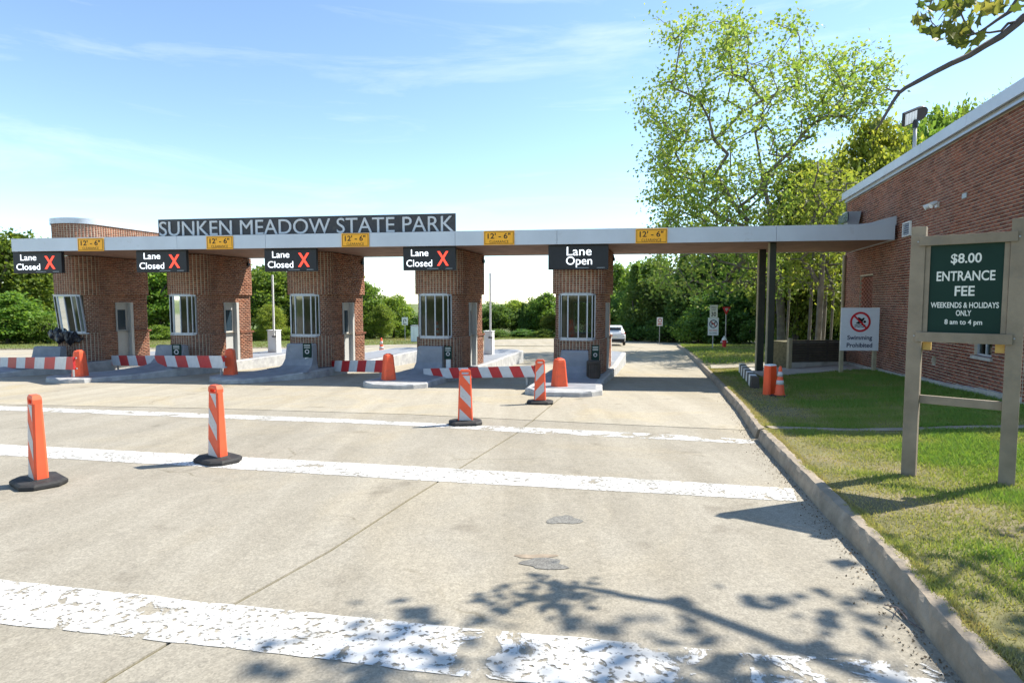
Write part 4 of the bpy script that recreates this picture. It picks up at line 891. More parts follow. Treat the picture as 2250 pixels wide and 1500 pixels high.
# ------------------------------------------------------------------ concrete crash wedges before each booth
def wedge(px0, px1, k, ptop, label, first=None):
    Y = BPOS[k].y-0.62; a, b = P(px0, ptop, Y), P(px1, ptop, Y); w = (b.x-a.x); c = Vector(((a.x+b.x)/2, Y, 0)); zt = (a.z+b.z)/2; zb = isl_z(k, c)-.02
    t = thing('crash_wedge', label, 'concrete barrier', (c.x, c.y, zb), YAW*0.6, 'grey concrete wedges guarding the booth fronts')
    h = zt-zb; rings = []
    for f, ex, yo, yb in ((0, .24, -.80, .12), (.08, .16, -.56, .12), (.20, .07, -.30, .12), (.42, .02, -.18, .12), (.80, 0.0, -.13, .12), (.94, -.01, -.12, .11), (.985, -.03, -.10, .09), (1.0, -.06, -.06, .05)):
        rings.append([(-w/2-ex, yo, h*f), (w/2+ex*.4, yo, h*f), (w/2+ex*.25, yb, h*f), (-w/2-ex*.5, yb, h*f)])
    mb = MB(); mb.loft(rings); mb.build('body', M_ISL, t, bevel=0.012)
    return t
wl_ = ['grey concrete wedge before the booth nearest the open lane', 'grey concrete wedge before the fourth booth, beside a small green notice', 'large grey concrete wedge before the middle booth', 'low grey concrete wedge before the second booth behind the striped boards', 'chipped grey concrete wedge before the leftmost booth']
for k, (a, b, y) in enumerate(((1232, 1293, 769), (918, 975, 760), (631, 694, 754), (344, 412, 757.5), (75, 144, 760.5))): wedge(a, b, k, y, wl_[k])

# small green notices on short white posts
for k, (x0, x1, y0, y1, yb) in enumerate(((1300, 1316, 758, 795, 806), (976, 993, 760, 789, 806), (665, 685, 754, 785, 806), (377, 399, 756, 785, 803))):
    Y = BPOS[k].y-0.85; a = P(x0, y0, Y); b = P(x1, y1, Y); z = isl_z(k, Vector((a.x, Y, 0)))+.015
    t = thing('notice_sign', ['small dark green notice beside the dark bin at the open lane', 'small dark green notice beside the wedge of the fourth booth', 'small dark green notice in front of the middle booth wedge', 'small dark green notice behind the striped boards of the second booth'][k], 'sign', ((a.x+b.x)/2, Y, z), -0.1, 'small green notices before the booths')
    w2 = (b.x-a.x)/2; MB().box(-w2, w2, -.012, .012, b.z-z, a.z-z).build('panel', M_GREEN, t, bevel=0.003); MB().box(-w2*.6, w2*.6, .012, .06, 0, b.z-z+.1).build('post', M_WHITE, t)
    v, f = ringpts(w2*.32, w2*.52, 0, (a.z+b.z)/2-z-.04, -.0125, 16); m_ = MB(); m_.add(v, f); m_.build('emblem', M_REFL, t)
    for q in range(3):
        MB().box(-w2*.7, w2*.7, -.0145, -.0125, a.z-z-.06-q*.045, a.z-z-.045-q*.045).build('text_line', M_CREAM, t)
# dark bin by booth at the open lane
c = P(1304, 823, BPOS[0].y-1.15); z = isl_z(0, c)+.012
t = thing('litter_bin', 'dark round ribbed bin on the island at the open lane', 'bin', (c.x, c.y, z))
hh = 0.50; MB().lathe([(0.17, 0), (0.185, .04), (0.18, .06), (0.18, hh-.08), (0.20, hh-.07), (0.20, hh-.02), (0.175, hh)], 20).build('barrel', M_WOODD, t, smooth=False)
for j in range(14): a = j*2*math.pi/14; MB().box(-.018, .018, -.012, .012, .06, hh-.09, Matrix.Translation((.185*math.cos(a), .185*math.sin(a), 0)) @ Matrix.Rotation(a+math.pi/2, 4, 'Z')).build('rib', M_WOODD, t)

# ------------------------------------------------------------------ orange markers on the island noses
mk_me = MB(); N8 = 8
def oct_(hx, hy, c_, z): return [(-hx+c_, -hy, z), (hx-c_, -hy, z), (hx, -hy+c_, z), (hx, hy-c_, z), (hx-c_, hy, z), (-hx+c_, hy, z), (-hx, hy-c_, z), (-hx, -hy+c_, z)]
for i, (px, py, top, lab, hy) in enumerate(((1229, 847.5, 788, 'orange tapered marker on the island nose by the open lane', 0), (854, 833.5, 778, 'orange tapered marker on the island nose before the fourth booth', 1), (507, 822.5, 767, 'orange tapered marker at the right end of the second striped board', 2), (176.5, 825, 770, 'leftmost orange tapered marker at the end of the first striped board', 3))):
    c = G(px, py, 0.17); z = isl_z(i, c)+0.004; h = (c - P(px, top, c.y)).length; h = P(px, top, c.y).z-z
    t = thing('island_marker', lab, 'traffic cone', (c.x, c.y, z), [0.35, 0.5, 0.1, 0.05][i], 'orange tapered markers on the island noses')
    MB().loft([oct_(.175, .175, .05, 0), oct_(.172, .172, .05, .05), oct_(.125, .125, .04, h*.9), oct_(.115, .115, .04, h*.97), oct_(.09, .09, .03, h)]).build('body', M_OR, t)
    MB().loft([oct_(.07, .07, .02, h-.002), oct_(.06, .06, .02, h+.02)]).build('cap', M_OR, t)

# ------------------------------------------------------------------ striped boards closing four lanes
arm = [((-60, 795.5), 23.0, (163, 798), 16.9, 0.36, 'leftmost red and white striped board, cut by the picture edge', 3),
       ((247, 791.5), 22.3, (492, 795), 17.6, 0.37, 'red and white striped board before the door of the leftmost booth', 2),
       ((706, 804), 20.9, (842, 804.5), 17.3, 0.36, 'short red and white striped board before the middle booth', 1),
       ((932, 820.5), 17.8, (1178, 815.5), 15.7, 0.30, 'long red and white striped board behind two striped panels', 0)]
for (p0, Y0, p1, Y1, hh, lab, k) in arm:
    a = P(p0[0], p0[1], Y0); b = P(p1[0], p1[1], Y1); d = b-a; L = math.hypot(d.x, d.y)
    t = thing('barrier_board', lab, 'barrier', (a.x, a.y, a.z), math.atan2(d.y, d.x), 'red and white boards closing the lanes')
    t.rotation_euler = (0, -math.atan2(d.z, L), math.atan2(d.y, d.x))
    L = d.length; mb = MB(); mb.box(0, L, -.03, .03, -hh/2, hh/2); mb.build('board', stripe_mat('red and white boards %d' % k, (0.62, 0.62, 0.63), (0.52, 0.018, 0.02), L/(5.6, 3.9, 5.5, 5.8)[k], (.45, -.45, .45, -.45)[k]), t, bevel=0.006)
    MB().box(-.02, L+.05, .03, .06, hh/2-.05, hh/2-.01).box(-.02, L+.05, .03, .06, -hh/2+.01, -hh/2+.05).build('rail', M_STEEL, t)
    for x in (0.25, L-0.35): MB().box(x-.03, x+.03, .06, .10, -hh/2-0.22, hh/2-.03).build('leg', M_STEEL, t)
    if k == 0: MB().box(L, L+.10, -.07, .07, -hh/2-.02, hh/2+.02).build('end_bracket', M_BLACK, t)

# ------------------------------------------------------------------ striped vertical panels on rubber bases
def channelizer(px, pybody, top, yaw, label, slant, first=None, k=0):
    c = G(px, pybody, 0.04); c.z = gz(c.y); h = P(px, top, c.y).z-c.z
    t = thing('vertical_panel', label, 'traffic marker', (c.x, c.y, c.z), yaw, 'orange striped panels on rubber bases')
    # base
    mb = MB(); hx, hy = 0.27, 0.20
    mb.loft([oct_(hx, hy, .10, 0.0), oct_(hx+.012, hy+.012, .10, .02), oct_(hx+.012, hy+.012, .10, .05), oct_(hx-.01, hy-.01, .095, .07), oct_(hx-.05, hy-.05, .07, .072)]); mb.build('rubber_base', M_RUB, t, bevel=0.006)
    MB().loft([oct_(.155, .085, .03, .07), oct_(.14, .07, .03, .085)]).build('socket', M_RUB, t)
    z0, z1 = .075, h; wb, wt, tb, tt = .128, .098, .062, .040
    # body: a hollow-looking panel with raised rim, handle hole at the top
    hz0, hz1 = z1-.085, z1-.035
    def lerp(a, b, f): return a+(b-a)*f
    mb = MB(); prof = []
    for f in (0, .25, .5, .75, 1.0):
        z = lerp(z0, hz0, f); w = lerp(wb, wt, (z-z0)/(z1-z0)); d = lerp(tb, tt, (z-z0)/(z1-z0)); prof.append(oct_(w, d, .018, z))
    mb.loft(prof)
    w = wt+.002; d = tt
    mb.loft([[(-w, -d, hz0), (-w+.045, -d, hz0), (-w+.045, d, hz0), (-w, d, hz0)], [(-w, -d, hz1-.01), (-w+.04, -d, hz1), (-w+.04, d, hz1), (-w, d, hz1-.01)]])
    mb.loft([[(w-.045, -d, hz0), (w, -d, hz0), (w, d, hz0), (w-.045, d, hz0)], [(w-.04, -d, hz1), (w, -d, hz1-.01), (w, d, hz1-.01), (w-.04, d, hz1)]])
    mb.loft([[(-w, -d, hz1-.01), (w, -d, hz1-.01), (w, d, hz1-.01), (-w, d, hz1-.01)], [(-w+.01, -d, hz1+.012), (w-.01, -d, hz1+.012), (w-.01, d, hz1+.012), (-w+.01, d, hz1+.012)], [(-w+.035, -d*.8, z1), (w-.035, -d*.8, z1), (w-.035, d*.8, z1), (-w+.035, d*.8, z1)]])
    mb.build('body', M_OR, t)
    # sheeting: alternating diagonal white and orange bands laid on both wide faces
    for side in (-1, 1):
        zz0, zz1 = z0+.01, hz0-.015; per = 0.40; s_ = slant*side
        k0 = -3
        while True:
            za = zz0+k0*per/1.0
            if za > zz1+.4: break
            poly = []
            for (x, z) in ((-1, za), (1, za+s_*.20), (1, za+s_*.20+per*.5), (-1, za+per*.5)): poly.append((x, z))
            # clip to the face
            def clip(pl, lim, up):
                out = []
                for i in range(len(pl)):
                    p, q = pl[i], pl[(i+1) % len(pl)]; ip = (p[1] <= lim) if up else (p[1] >= lim); iq = (q[1] <= lim) if up else (q[1] >= lim)
                    if ip: out.append(p)
                    if ip != iq: f = (lim-p[1])/(q[1]-p[1]); out.append((p[0]+(q[0]-p[0])*f, lim))
                return out
            pl = clip(clip(poly, zz1, True), zz0, False)
            if len(pl) >= 3:
                vs = []
                for x, z in pl:
                    f = (z-z0)/(z1-z0); w_ = lerp(wb, wt, f)-.024; d_ = lerp(tb, tt, f)+.0022; vs.append((x*w_, side*d_, z))
                mb = MB(); mb.add(vs, [tuple(range(len(vs)))]); mb.build('white_band', M_REFL, t)
            k0 += 1
            if k0 > 12: break
    return t
ch = [(85.5, 1056, 867, math.radians(-38), 'orange and white striped panel on a rubber base, nearest the viewpoint', 1),
      (479, 1007, 845.5, math.radians(-34), 'orange and white striped panel standing on the middle white band', 1),
      (1022.5, 927, 811.5, math.radians(6), 'orange and white striped panel at the edge of the far white band', 1),
      (1186.5, 882.5, 789.5, math.radians(-6), 'orange and white striped panel beside the orange marker at the open lane', -1)]
for a in ch: channelizer(*a)
# a bare orange panel without base, leaning by the canopy posts
c = G(1691, 866, 0.16); c.z = lawn_z(c.x, c.y)-.01; h = P(1691, 800, c.y).z-c.z
t = thing('orange_marker', 'plain orange marker post beside the small traffic cone on the lawn', 'traffic marker', c, 0.5)
MB().loft([oct_(.135, .10, .03, 0), oct_(.13, .10, .03, h*.15), oct_(.125, .09, .03, h*.85), oct_(.12, .085, .03, h*.965)]).build('body', M_ORD, t)
MB().loft([oct_(.125, .09, .03, h*.96), oct_(.105, .075, .03, h)]).build('cap', M_WHITE, t)
def cone(c, h, label, rz=0.2, two=True):
    t = thing('traffic_cone', label, 'traffic cone', c, rz, 'orange traffic cones with white collars'); b = h*.25; r = lambda z: h*(.165-.125*z/h)
    MB().loft([oct_(b, b, b*.25, 0), oct_(b, b, b*.25, .02*h/.7), oct_(b*.82, b*.82, b*.25, .04*h/.7)]).build('base', M_BLACK, t)
    MB().lathe([(r(.03*h)+.02, .04*h), (r(.1*h), .10*h), (r(h*.95), h*.95), (r(h)*.7, h), (.005, h*1.0)], 20).build('body', M_OR, t, smooth=True)
    for z0, z1 in ((.40, .54), (.66, .82)): MB().lathe([(r(z0*h)+.004, z0*h), (r(z1*h)+.004, z1*h)], 20).build('white_collar', M_REFL, t, smooth=True)
    return t
c = G(1713, 869, 0.17); c.z = lawn_z(c.x, c.y)-.005; cone(c, P(1713, 804, c.y).z-c.z, 'traffic cone on the lawn beside the plain orange marker')
c = G(838.5, 783); cone(c, P(838.5, 742, c.y).z-c.z, 'distant tall traffic cone standing on the pavement behind the booths')
# cones stored inside the fourth booth
bm4 = Matrix.Translation((BPOS[1].x, BPOS[1].y, ZF)) @ Matrix.Rotation(YAW, 4, 'Z')
c = bm4 @ Vector((-0.12, 0.5, 0.925)); cone(c, 0.62, 'orange cone stored on the counter behind the glass of the fourth booth')
# striped block beside the posts
a, b = G(1630, 831, .02), G(1660, 858, .10); d = a-b; L = math.hypot(d.x, d.y)
t = thing('striped_block', 'low black and white striped block before the canopy posts', 'barrier', (b.x, b.y, lawn_z(b.x, b.y)-.03), math.atan2(d.y, d.x))
for q in range(10):
    xa, xb = L*q/10, L*(q+1)/10; hq = lambda x: .30-.09*x/L
    MB().loft([[(xa, -.10, -.05), (xa, .10, -.05), (xa, .09, hq(xa)), (xa, -.07, hq(xa))], [(xb, -.10, -.05), (xb, .10, -.05), (xb, .09, hq(xb)), (xb, -.07, hq(xb))]]).build('stripe', M_WHITE if q % 2 else M_WOODD, t)

# ------------------------------------------------------------------ entrance fee sign
pl_ = G(1997, 1032, .20); pr_ = G(2211, 1063, .19); pl_.z = lawn_z(pl_.x, pl_.y); pr_.z = lawn_z(pr_.x, pr_.y)
d = Vector((pr_.x-pl_.x, pr_.y-pl_.y, 0)); ang = math.atan2(d.y, d.x); Ls = d.length; mid = (pl_+pr_)/2
t = thing('entrance_sign', 'dark green entrance fee sign on two weathered timber posts on the lawn', 'sign', (mid.x, mid.y, mid.z), ang)
zt_l = P(2016, 499, pl_.y).z-mid.z; zt_r = P(2240, 480, pr_.y).z-mid.z; zl = lambda px, py, Y: P(px, py, Y).z-mid.z
pw = 0.062
MB().taper((pw, pw), (pw, pw), -.35, zt_l, Matrix.Translation((-Ls/2, 0, 0))).build('post', M_WOOD, t, bevel=.006); MB().taper((pw, pw), (pw, pw), -.35, zt_r, Matrix.Translation((Ls/2, 0, 0))).build('post', M_WOOD, t, bevel=.006)
zr = lambda pyl, pyr: (zl(2007, pyl, pl_.y)+zl(2222, pyr, pr_.y))/2
R1t, R1b = zr(521, 509), zr(542, 531); R2t, R2b = zr(729, 733), zr(749, 757); R3t, R3b = zr(866, 883), zr(884, 902)
MB().box(-Ls/2+pw-.05, Ls/2-pw+.05, -pw-.022, -pw+.012, R1b, R1t).build('rail', M_WOOD, t, bevel=.004)
MB().box(-Ls/2+pw-.05, Ls/2-pw+.05, -pw-.022, -pw+.012, R2b, R2t).build('rail', M_WOOD, t, bevel=.004)
MB().box(-Ls/2+pw, Ls/2-pw, -.022, .022, R3b, R3t).build('rail', M_WOOD, t, bevel=.004)
for s in (-1, 1): MB().box(s*(Ls/2-pw-.022)-.02, s*(Ls/2-pw-.022)+.02, -pw+.014, -.01, R2t+.002, R1b-.002).build('frame_strip', M_WOOD, t)
MB().box(-Ls/2+pw, Ls/2-pw, -.034, -.012, R2t-.02, R1b+.02).build('panel', M_GREEN, t)
for s in (-1, 1): MB().box(s*(Ls/2-pw-.04)-.035, s*(Ls/2-pw-.04)+.035, .0, .06, R2b-.085, R2b).build('support_block', M_WOODY, t)
for s, zz in ((-1, R1t-.03), (1, R1t-.03), (-1, R2t-.04), (1, R2t-.04)): MB().lathe([(.009, 0), (.007, .006)], 8).build('bolt', M_STEEL, t)
bolts = [c_ for c_ in t.children if c_.name.startswith('bolt')]
for bo, (x, zz) in zip(bolts, ((-Ls/2, R1t-.05), (Ls/2, R1t-.05), (-Ls/2, R2t-.04), (Ls/2, R2t-.04))): bo.location = (x, -pw-.001, zz); bo.rotation_euler = (math.pi/2, 0, 0)
H = R1b-R2t; zc = lambda f: R1b-H*f; pwid = Ls-2*pw-.10; yt = -.0355
for body, w, h, f in (('$8.00', .43, .125, .165), ('ENTRANCE', .82, .112, .355), ('FEE', .28, .112, .525), ('WEEKENDS & HOLIDAYS', .955, .065, .685), ('ONLY', .215, .064, .775), ('8 am to 4 pm', .53, .075, .885)):
    link('lettering', text_mesh(body, pwid*w, H*h, .002, 0, zc(f), yt, M_CREAM, .018), t)

# ------------------------------------------------------------------ swimming prohibited sign
c = G(1887, 817, .30); Y = 17.0; a, b = P(1850, 676, Y), P(1928, 770, Y); c = Vector(((a.x+b.x)/2, Y, 0)); c.z = lawn_z(c.x, c.y); w2 = (b.x-a.x)/2
t = thing('swimming_sign', 'pale swimming prohibited sign on two posts before the brick wall', 'sign', c, -0.05)
zt, zb2 = a.z-c.z, b.z-c.z; MB().box(-w2, w2, -.015, .015, zb2, zt).build('panel', M_SIGNW, t, bevel=.004)
for s in (-1, 1): MB().box(s*(w2-.07)-.045, s*(w2-.07)+.045, .016, .10, -.3, zt-.03).build('post', M_POSTL, t)
hh = zt-zb2; zc_ = zt-hh*.33; rr = hh*.235
v, f = ringpts(rr*.80, rr, 0, zc_, -.0165, 32); MB().add(v, f).build('red_ring', M_RED, t)
sw = MB(); M_ = Matrix.Translation((0, -.0205, zc_)) @ Matrix.Rotation(math.radians(45), 4, 'Y'); MB().box(-rr*.85, rr*.85, -.002, .002, -rr*.085, rr*.085, M_).build('slash', M_RED, t)
yb = -.0165
MB().lathe([(rr*.13, 0), (rr*.13, .003)], 14).build('swimmer_head', M_BLK, t); t.children[-1]
hd = [o for o in t.children if o.name.startswith('swimmer_head')][0]; hd.location = (rr*.42, yb, zc_+rr*.02); hd.rotation_euler = (math.pi/2, 0, 0)
def flat(poly, name, m_, y=yb): mb = MB(); n = len(poly); mb.add([(x, y, z) for x, z in poly]+[(x, y-.003, z) for x, z in poly], [tuple(range(n)), tuple(range(n, 2*n))]+[(j, (j+1) % n, n+(j+1) % n, n+j) for j in range(n)]); return mb.build(name, m_, t)
flat([(x*rr, zc_+z*rr) for x, z in ((-.45, -.12), (-.05, .16), (-.28, .38), (-.18, .48), (.12, .30), (.32, .44), (.42, .34), (.22, .05), (.28, -.14), (.05, -.10), (-.1, -.22))], 'swimmer_body', M_BLK)
for q in range(2):
    z = zc_-rr*(.30+.16*q); flat([(-rr*.55, z), (-rr*.35, z+rr*.06), (-rr*.15, z), (rr*.05, z+rr*.06), (rr*.25, z), (rr*.5, z+rr*.05), (rr*.5, z-rr*.01), (rr*.25, z-rr*.07), (rr*.05, z-rr*.01), (-rr*.15, z-rr*.07), (-rr*.35, z-rr*.01), (-rr*.55, z-rr*.07)], 'wave', M_BLK)
link('lettering', text_mesh('Swimming', w2*1.30, hh*.135, .003, 0, zt-hh*.71, yb, M_NAVY, .02), t); link('lettering', text_mesh('Prohibited', w2*1.34, hh*.105, .003, 0, zt-hh*.872, yb, M_NAVY, .02), t)

# ------------------------------------------------------------------ slatted planter wall beside the building
a = P(1733, 745, 19.6); b = P(1862, 745, 19.9); z0 = lawn_z(a.x, a.y)
t = thing('planter_wall', 'dark slatted timber planter wall between the canopy posts and the building', 'low wall', (a.x, 19.6, z0), math.atan2(b.y-a.y, b.x-a.x))
L = math.hypot(b.x-a.x, b.y-a.y); ht = a.z-z0
for i in range(9): z = .24+(ht-.26)*i/9; MB().box(.12, L, .01, .06, z, z+(ht-.26)/9-.022).build('slat', M_WOODD, t, bevel=.004)
MB().box(.12, L, -.04, .14, -.1, .225).build('concrete_base', M_CONC, t); MB().box(0, .12, -.03, .09, -.1, ht+.03).build('post', M_POSTL, t); MB().box(.12, L, .061, 1.2, -.1, ht-.12).build('soil', M_BED, t)
for x in (L*.35, L*.68): MB().box(x-.04, x+.04, .0605, .1, .2, ht-.03).build('batten', M_WOODD, t)

# ------------------------------------------------------------------ floodlight on the building roof
w = P(2010, 300, 17.4); zroof = zb1+.24
t = thing('floodlight', 'dark shoebox floodlight on a short steel pole on the brick building roof', 'lamp', (w.x, w.y, zroof), 0)
ztop = P(2012, 272, 17.4).z-zroof
MB().tube([(0, 0, 0), (0, 0, ztop)], .048, 12).build('pole', M_STEEL, t, smooth=True); MB().lathe([(.14, 0), (.14, .02), (.06, .03)], 12).build('base_plate', M_STEEL, t)
MB().tube([(0, 0, ztop-.12), (0, 0, ztop+.10)], .07, 12).build('bracket', M_BLACK, t)
Mh = Matrix.Translation((0.0, -.02, ztop+.24)) @ Matrix.Rotation(math.radians(-22), 4, 'Y') @ Matrix.Rotation(math.radians(-58), 4, 'X')
outl = [(-.40, -.20), (.08, -.20)]+[(.10+.22*math.sin(math.radians(q)), -.20*math.cos(math.radians(q))) for q in range(15, 180, 15)]+[(.08, .20), (-.40, .20)]
mb = MB(); n = len(outl); vs = [Mh @ Vector((x, y, -.05)) for x, y in outl]+[Mh @ Vector((x, y, .05)) for x, y in outl]; mb.add(vs, [tuple(range(n)), tuple(range(n, 2*n))]+[(j, (j+1) % n, n+(j+1) % n, n+j) for j in range(n)]); hd = mb.build('head', M_BLACK, t, bevel=.01)
mb = MB(); mb.box(-.37, -.02, -.165, .165, -.056, -.050, Mh); mb.build('lens', M_SIGNW, hd)
for q in range(4): MB().box(-.35+q*.085, -.345+q*.085, -.16, .16, -.060, -.056, Mh).build('louvre', M_STEEL, hd)

# ------------------------------------------------------------------ gate machines with raised poles
for (x0, x1, yt, yb_, Yg, pxp, ytop, k, lab) in ((590, 618, 725, 787, None, 609, 560, 2, 'white gate cabinet with a tall raised pole left of the middle booth'), (1063, 1087, 727, 790, None, 1079, 545, 1, 'white gate cabinet with a raised pole right of the fourth booth'), (1330, 1344, 733, 800, None, 1341, 660, 0, 'white gate cabinet mostly hidden behind the booth at the open lane')):
    c = G((x0+x1)/2, yb_, .24); z = P(0, yb_, c.y).z; w2 = (x1-x0)/2/F_PX*c.y; h = P((x0+x1)/2, yt, c.y).z-z
    t = thing('gate_machine', lab, 'gate machine', (c.x, c.y, z-.02), YAW, 'white gate machines behind the booths')
    MB().box(-w2*.8, w2*.8, -.16, .16, 0.03, h).build('cabinet', M_WHITE, t, bevel=.015); MB().box(-w2*.8-.02, w2*.8+.02, -.18, .18, h, h+.03).build('lid', M_WHITE, t); MB().box(-w2*.85, w2*.85, -.18, .18, 0, .04).build('base', M_STEEL, t)
    MB().box(-w2*.5, w2*.5, -.163, -.16, h*.35, h*.8).build('access_door', M_SIGNW, t)
    if k: pt = P(pxp, ytop, c.y); xx = w2*.5; MB().box(xx-.035, xx+.035, -.22, -.18, h*.8, min(3.6, pt.z-z)).build('raised_pole', M_WHITE, t); MB().lathe([(.09, 0), (.09, .05)], 12, (xx, -.2, h*.78)).build('pivot', M_BLACK, t)

# ------------------------------------------------------------------ trees
def leaves_mesh(name, cen, size, m, seed, aspect=0.62, droop=0.3):
    g = np.random.default_rng(seed); n = len(cen); s = size*(0.6+0.8*g.random(n))[:, None]
    d = g.normal(size=(n, 3)); d[:, 2] -= droop; d /= np.linalg.norm(d, axis=1)[:, None]
    e = g.normal(size=(n, 3)); e[:, 2] *= 0.5; e -= d*(e*d).sum(1)[:, None]; e /= np.linalg.norm(e, axis=1)[:, None]; up = np.cross(d, e)
    A = cen-d*s*.5; B = cen+e*s*aspect*.5-d*s*.05+up*s*.08; C = cen+d*s*.5-up*s*.1; D = cen-e*s*aspect*.5-d*s*.05+up*s*.08
    V = np.stack([A, B, C, D], 1).reshape(-1, 3); Q = np.arange(4*n).reshape(-1, 4)
    return big_mesh(name, V, Q, m, g.random(n))
def limbs_mesh(name, segs, m):
    """segs: (p0, p1, r0, r1)"""
    n = 6; k = len(segs); P0 = np.array([s[0] for s in segs]); P1 = np.array([s[1] for s in segs]); R0 = np.array([s[2] for s in segs]); R1 = np.array([s[3] for s in segs])
    d = P1-P0; d /= np.maximum(np.linalg.norm(d, axis=1), 1e-6)[:, None]; a = np.cross(d, np.array([0.31, 0.87, 0.12])); a /= np.maximum(np.linalg.norm(a, axis=1), 1e-6)[:, None]; b = np.cross(d, a)
    V = np.zeros((k, 2*n, 3))
    for j in range(n):
        c, s = math.cos(2*math.pi*j/n), math.sin(2*math.pi*j/n); V[:, j] = P0+(a*c+b*s)*R0[:, None]; V[:, j+n] = P1+(a*c+b*s)*R1[:, None]
    q = np.array([(j, (j+1) % n, n+(j+1) % n, n+j) for j in range(n)]); Q = (q[None]+2*n*np.arange(k)[:, None, None]).reshape(-1, 4)
    return big_mesh(name, V.reshape(-1, 3), Q, m)
def grow(att, trunk, r_tip, seed, wob=0.12, step=0.9):
    """join every attractor to the nearest limb; pipe-model radii"""
    g = np.random.default_rng(seed); nodes = [np.array(p, float) for p in trunk]; par = [-1]+list(range(len(trunk)-1)); ends = []
    base = nodes[min(len(nodes)-1, 2)]; order = np.argsort([np.linalg.norm(a-base) for a in att])
    for i in order:
        a = att[i]; N = np.array(nodes); dd = a-N; dist = np.linalg.norm(dd, axis=1)
        cost = dist*(1.0+0.55*np.clip(-dd[:, 2]/np.maximum(dist, 1e-6), 0, 1)); cost[0] += 1e3
        j = int(np.argmin(cost)); L = dist[j]; k = max(1, int(L/step)); p0 = nodes[j]; prev = j
        for q in range(1, k+1):
            f = q/k; p = p0+(a-p0)*f; p = p+np.array([0, 0, 1.0])*math.sin(math.pi*f)*0.10*L+(g.normal(size=3)*wob*step*(1 if q < k else 0)); nodes.append(p); par.append(prev); prev = len(nodes)-1
        ends.append(prev)
    w = np.zeros(len(nodes))
    for e in ends:
        w[e] += 1
    for i in range(len(nodes)-1, 0, -1):
        if par[i] >= 0: w[par[i]] += w[i]
    r = r_tip*np.maximum(w, 1)**0.46
    segs = [(nodes[par[i]], nodes[i], min(r[par[i]], r[i]*1.5), r[i]) for i in range(1, len(nodes))]
    return segs
def lumpy(n, R, H, z0, seed, shell=0.55, nl=9, flat=0.0):
    """attractor points in a lumpy crown, radius R, from height z0 to H"""
    g = np.random.default_rng(seed); out = []; hc = (H-z0)/2; zc = z0+hc
    lobes = [(g.normal(size=3)*np.array([.42, .42, .40]), 0.34+0.28*g.random()) for _ in range(nl)]
    while len(out) < n:
        p = g.uniform(-1, 1, 3); q = np.linalg.norm(p)
        if q > 1.02: continue
        taper = 1.0-0.35*max(0, p[2])**1.5
        inl = any(np.linalg.norm(p-l[0]) < l[1] for l in lobes)
        if not inl and g.random() > 0.28: continue
        if g.random() > (shell+(1-shell)*q**1.5) : continue
        out.append((p[0]*R*taper, p[1]*R*taper, zc+p[2]*hc))
    return np.array(out)
# big sycamore behind the canopy: its crown follows the silhouette seen over the roof
YS = 36.0; bs = G(1716, 768, .2); bs = Vector((P(1716, 765, YS).x, YS, 0)); bs.z = lawn_z(bs.x, YS)
sil = [(1475, 310), (1450, 360), (1490, 390), (1455, 440), (1520, 420), (1475, 460), (1540, 460), (1560, 400), (1610, 470), (1600, 25), (1530, 60), (1640, 70), (1735, 60), (1490, 80), (1560, 120), (1700, 130), (1790, 130), (1500, 150), (1640, 160), (1880, 130), (1850, 190), (1940, 150), (1460, 200), (1560, 210), (1720, 200), (1790, 230), (1925, 215), (1640, 250), (1430, 240), (1500, 280), (1580, 300), (1850, 260), (1700, 300), (1470, 340), (1540, 370), (1620, 360), (1670, 400), (1460, 400), (1500, 450), (1570, 430), (1640, 470), (1480, 480), (1730, 440), (1700, 380), (1550, 480), (1760, 170), (1830, 160), (1900, 180), (1600, 150), (1530, 230), (1450, 270), (1690, 210), (1760, 270), (1600, 90), (1810, 250), (1880, 225), (1615, 420), (1520, 330), (1740, 330)]
g = np.random.default_rng(5); att = []
for (px, py) in sil:
    for q in range(9):
        Yq = YS+g.uniform(-6.5, 6.5)*(1-abs(px-1690)/420); w = P(px+g.normal()*19, max(py, 45)+g.normal()*16, Yq); att.append((w.x-bs.x, w.y-bs.y, w.z-bs.z))
for q in range(95):                           # sprays hanging below the canopy line
    w = P(g.uniform(1440, 1730), g.uniform(500, 650)**1.0, YS+g.uniform(-6, 3)); att.append((w.x-bs.x, w.y-bs.y, w.z-bs.z))
att = np.array(att)
tw = [P(1716, 768, YS), P(1718, 700, YS), P(1716, 620, YS), P(1712, 540, YS), P(1700, 470, YS), P(1690, 410, YS), P(1682, 350, YS), P(1672, 280, YS), P(1660, 200, YS)]
tr2 = [(p.x-bs.x, (i*0.12), (p.z-bs.z)) for i, p in enumerate(tw)]; tr2[0] = (0, 0, -.3)
t = thing('sycamore_tree', 'tall open sycamore rising over the canopy near the brick building', 'tree', bs)
segs = grow(att, tr2, 0.012, 3); link('trunk', limbs_mesh('trunk', segs, M_BARK), t)
cen = np.repeat(att, 36, 0)+g.normal(size=(len(att)*36, 3))*0.36*np.repeat(g.uniform(.6, 1.35, len(att)), 36)[:, None]*1.12; link('crown', leaves_mesh('crown', cen, 0.20, L_SYC, 6, 0.8), t)

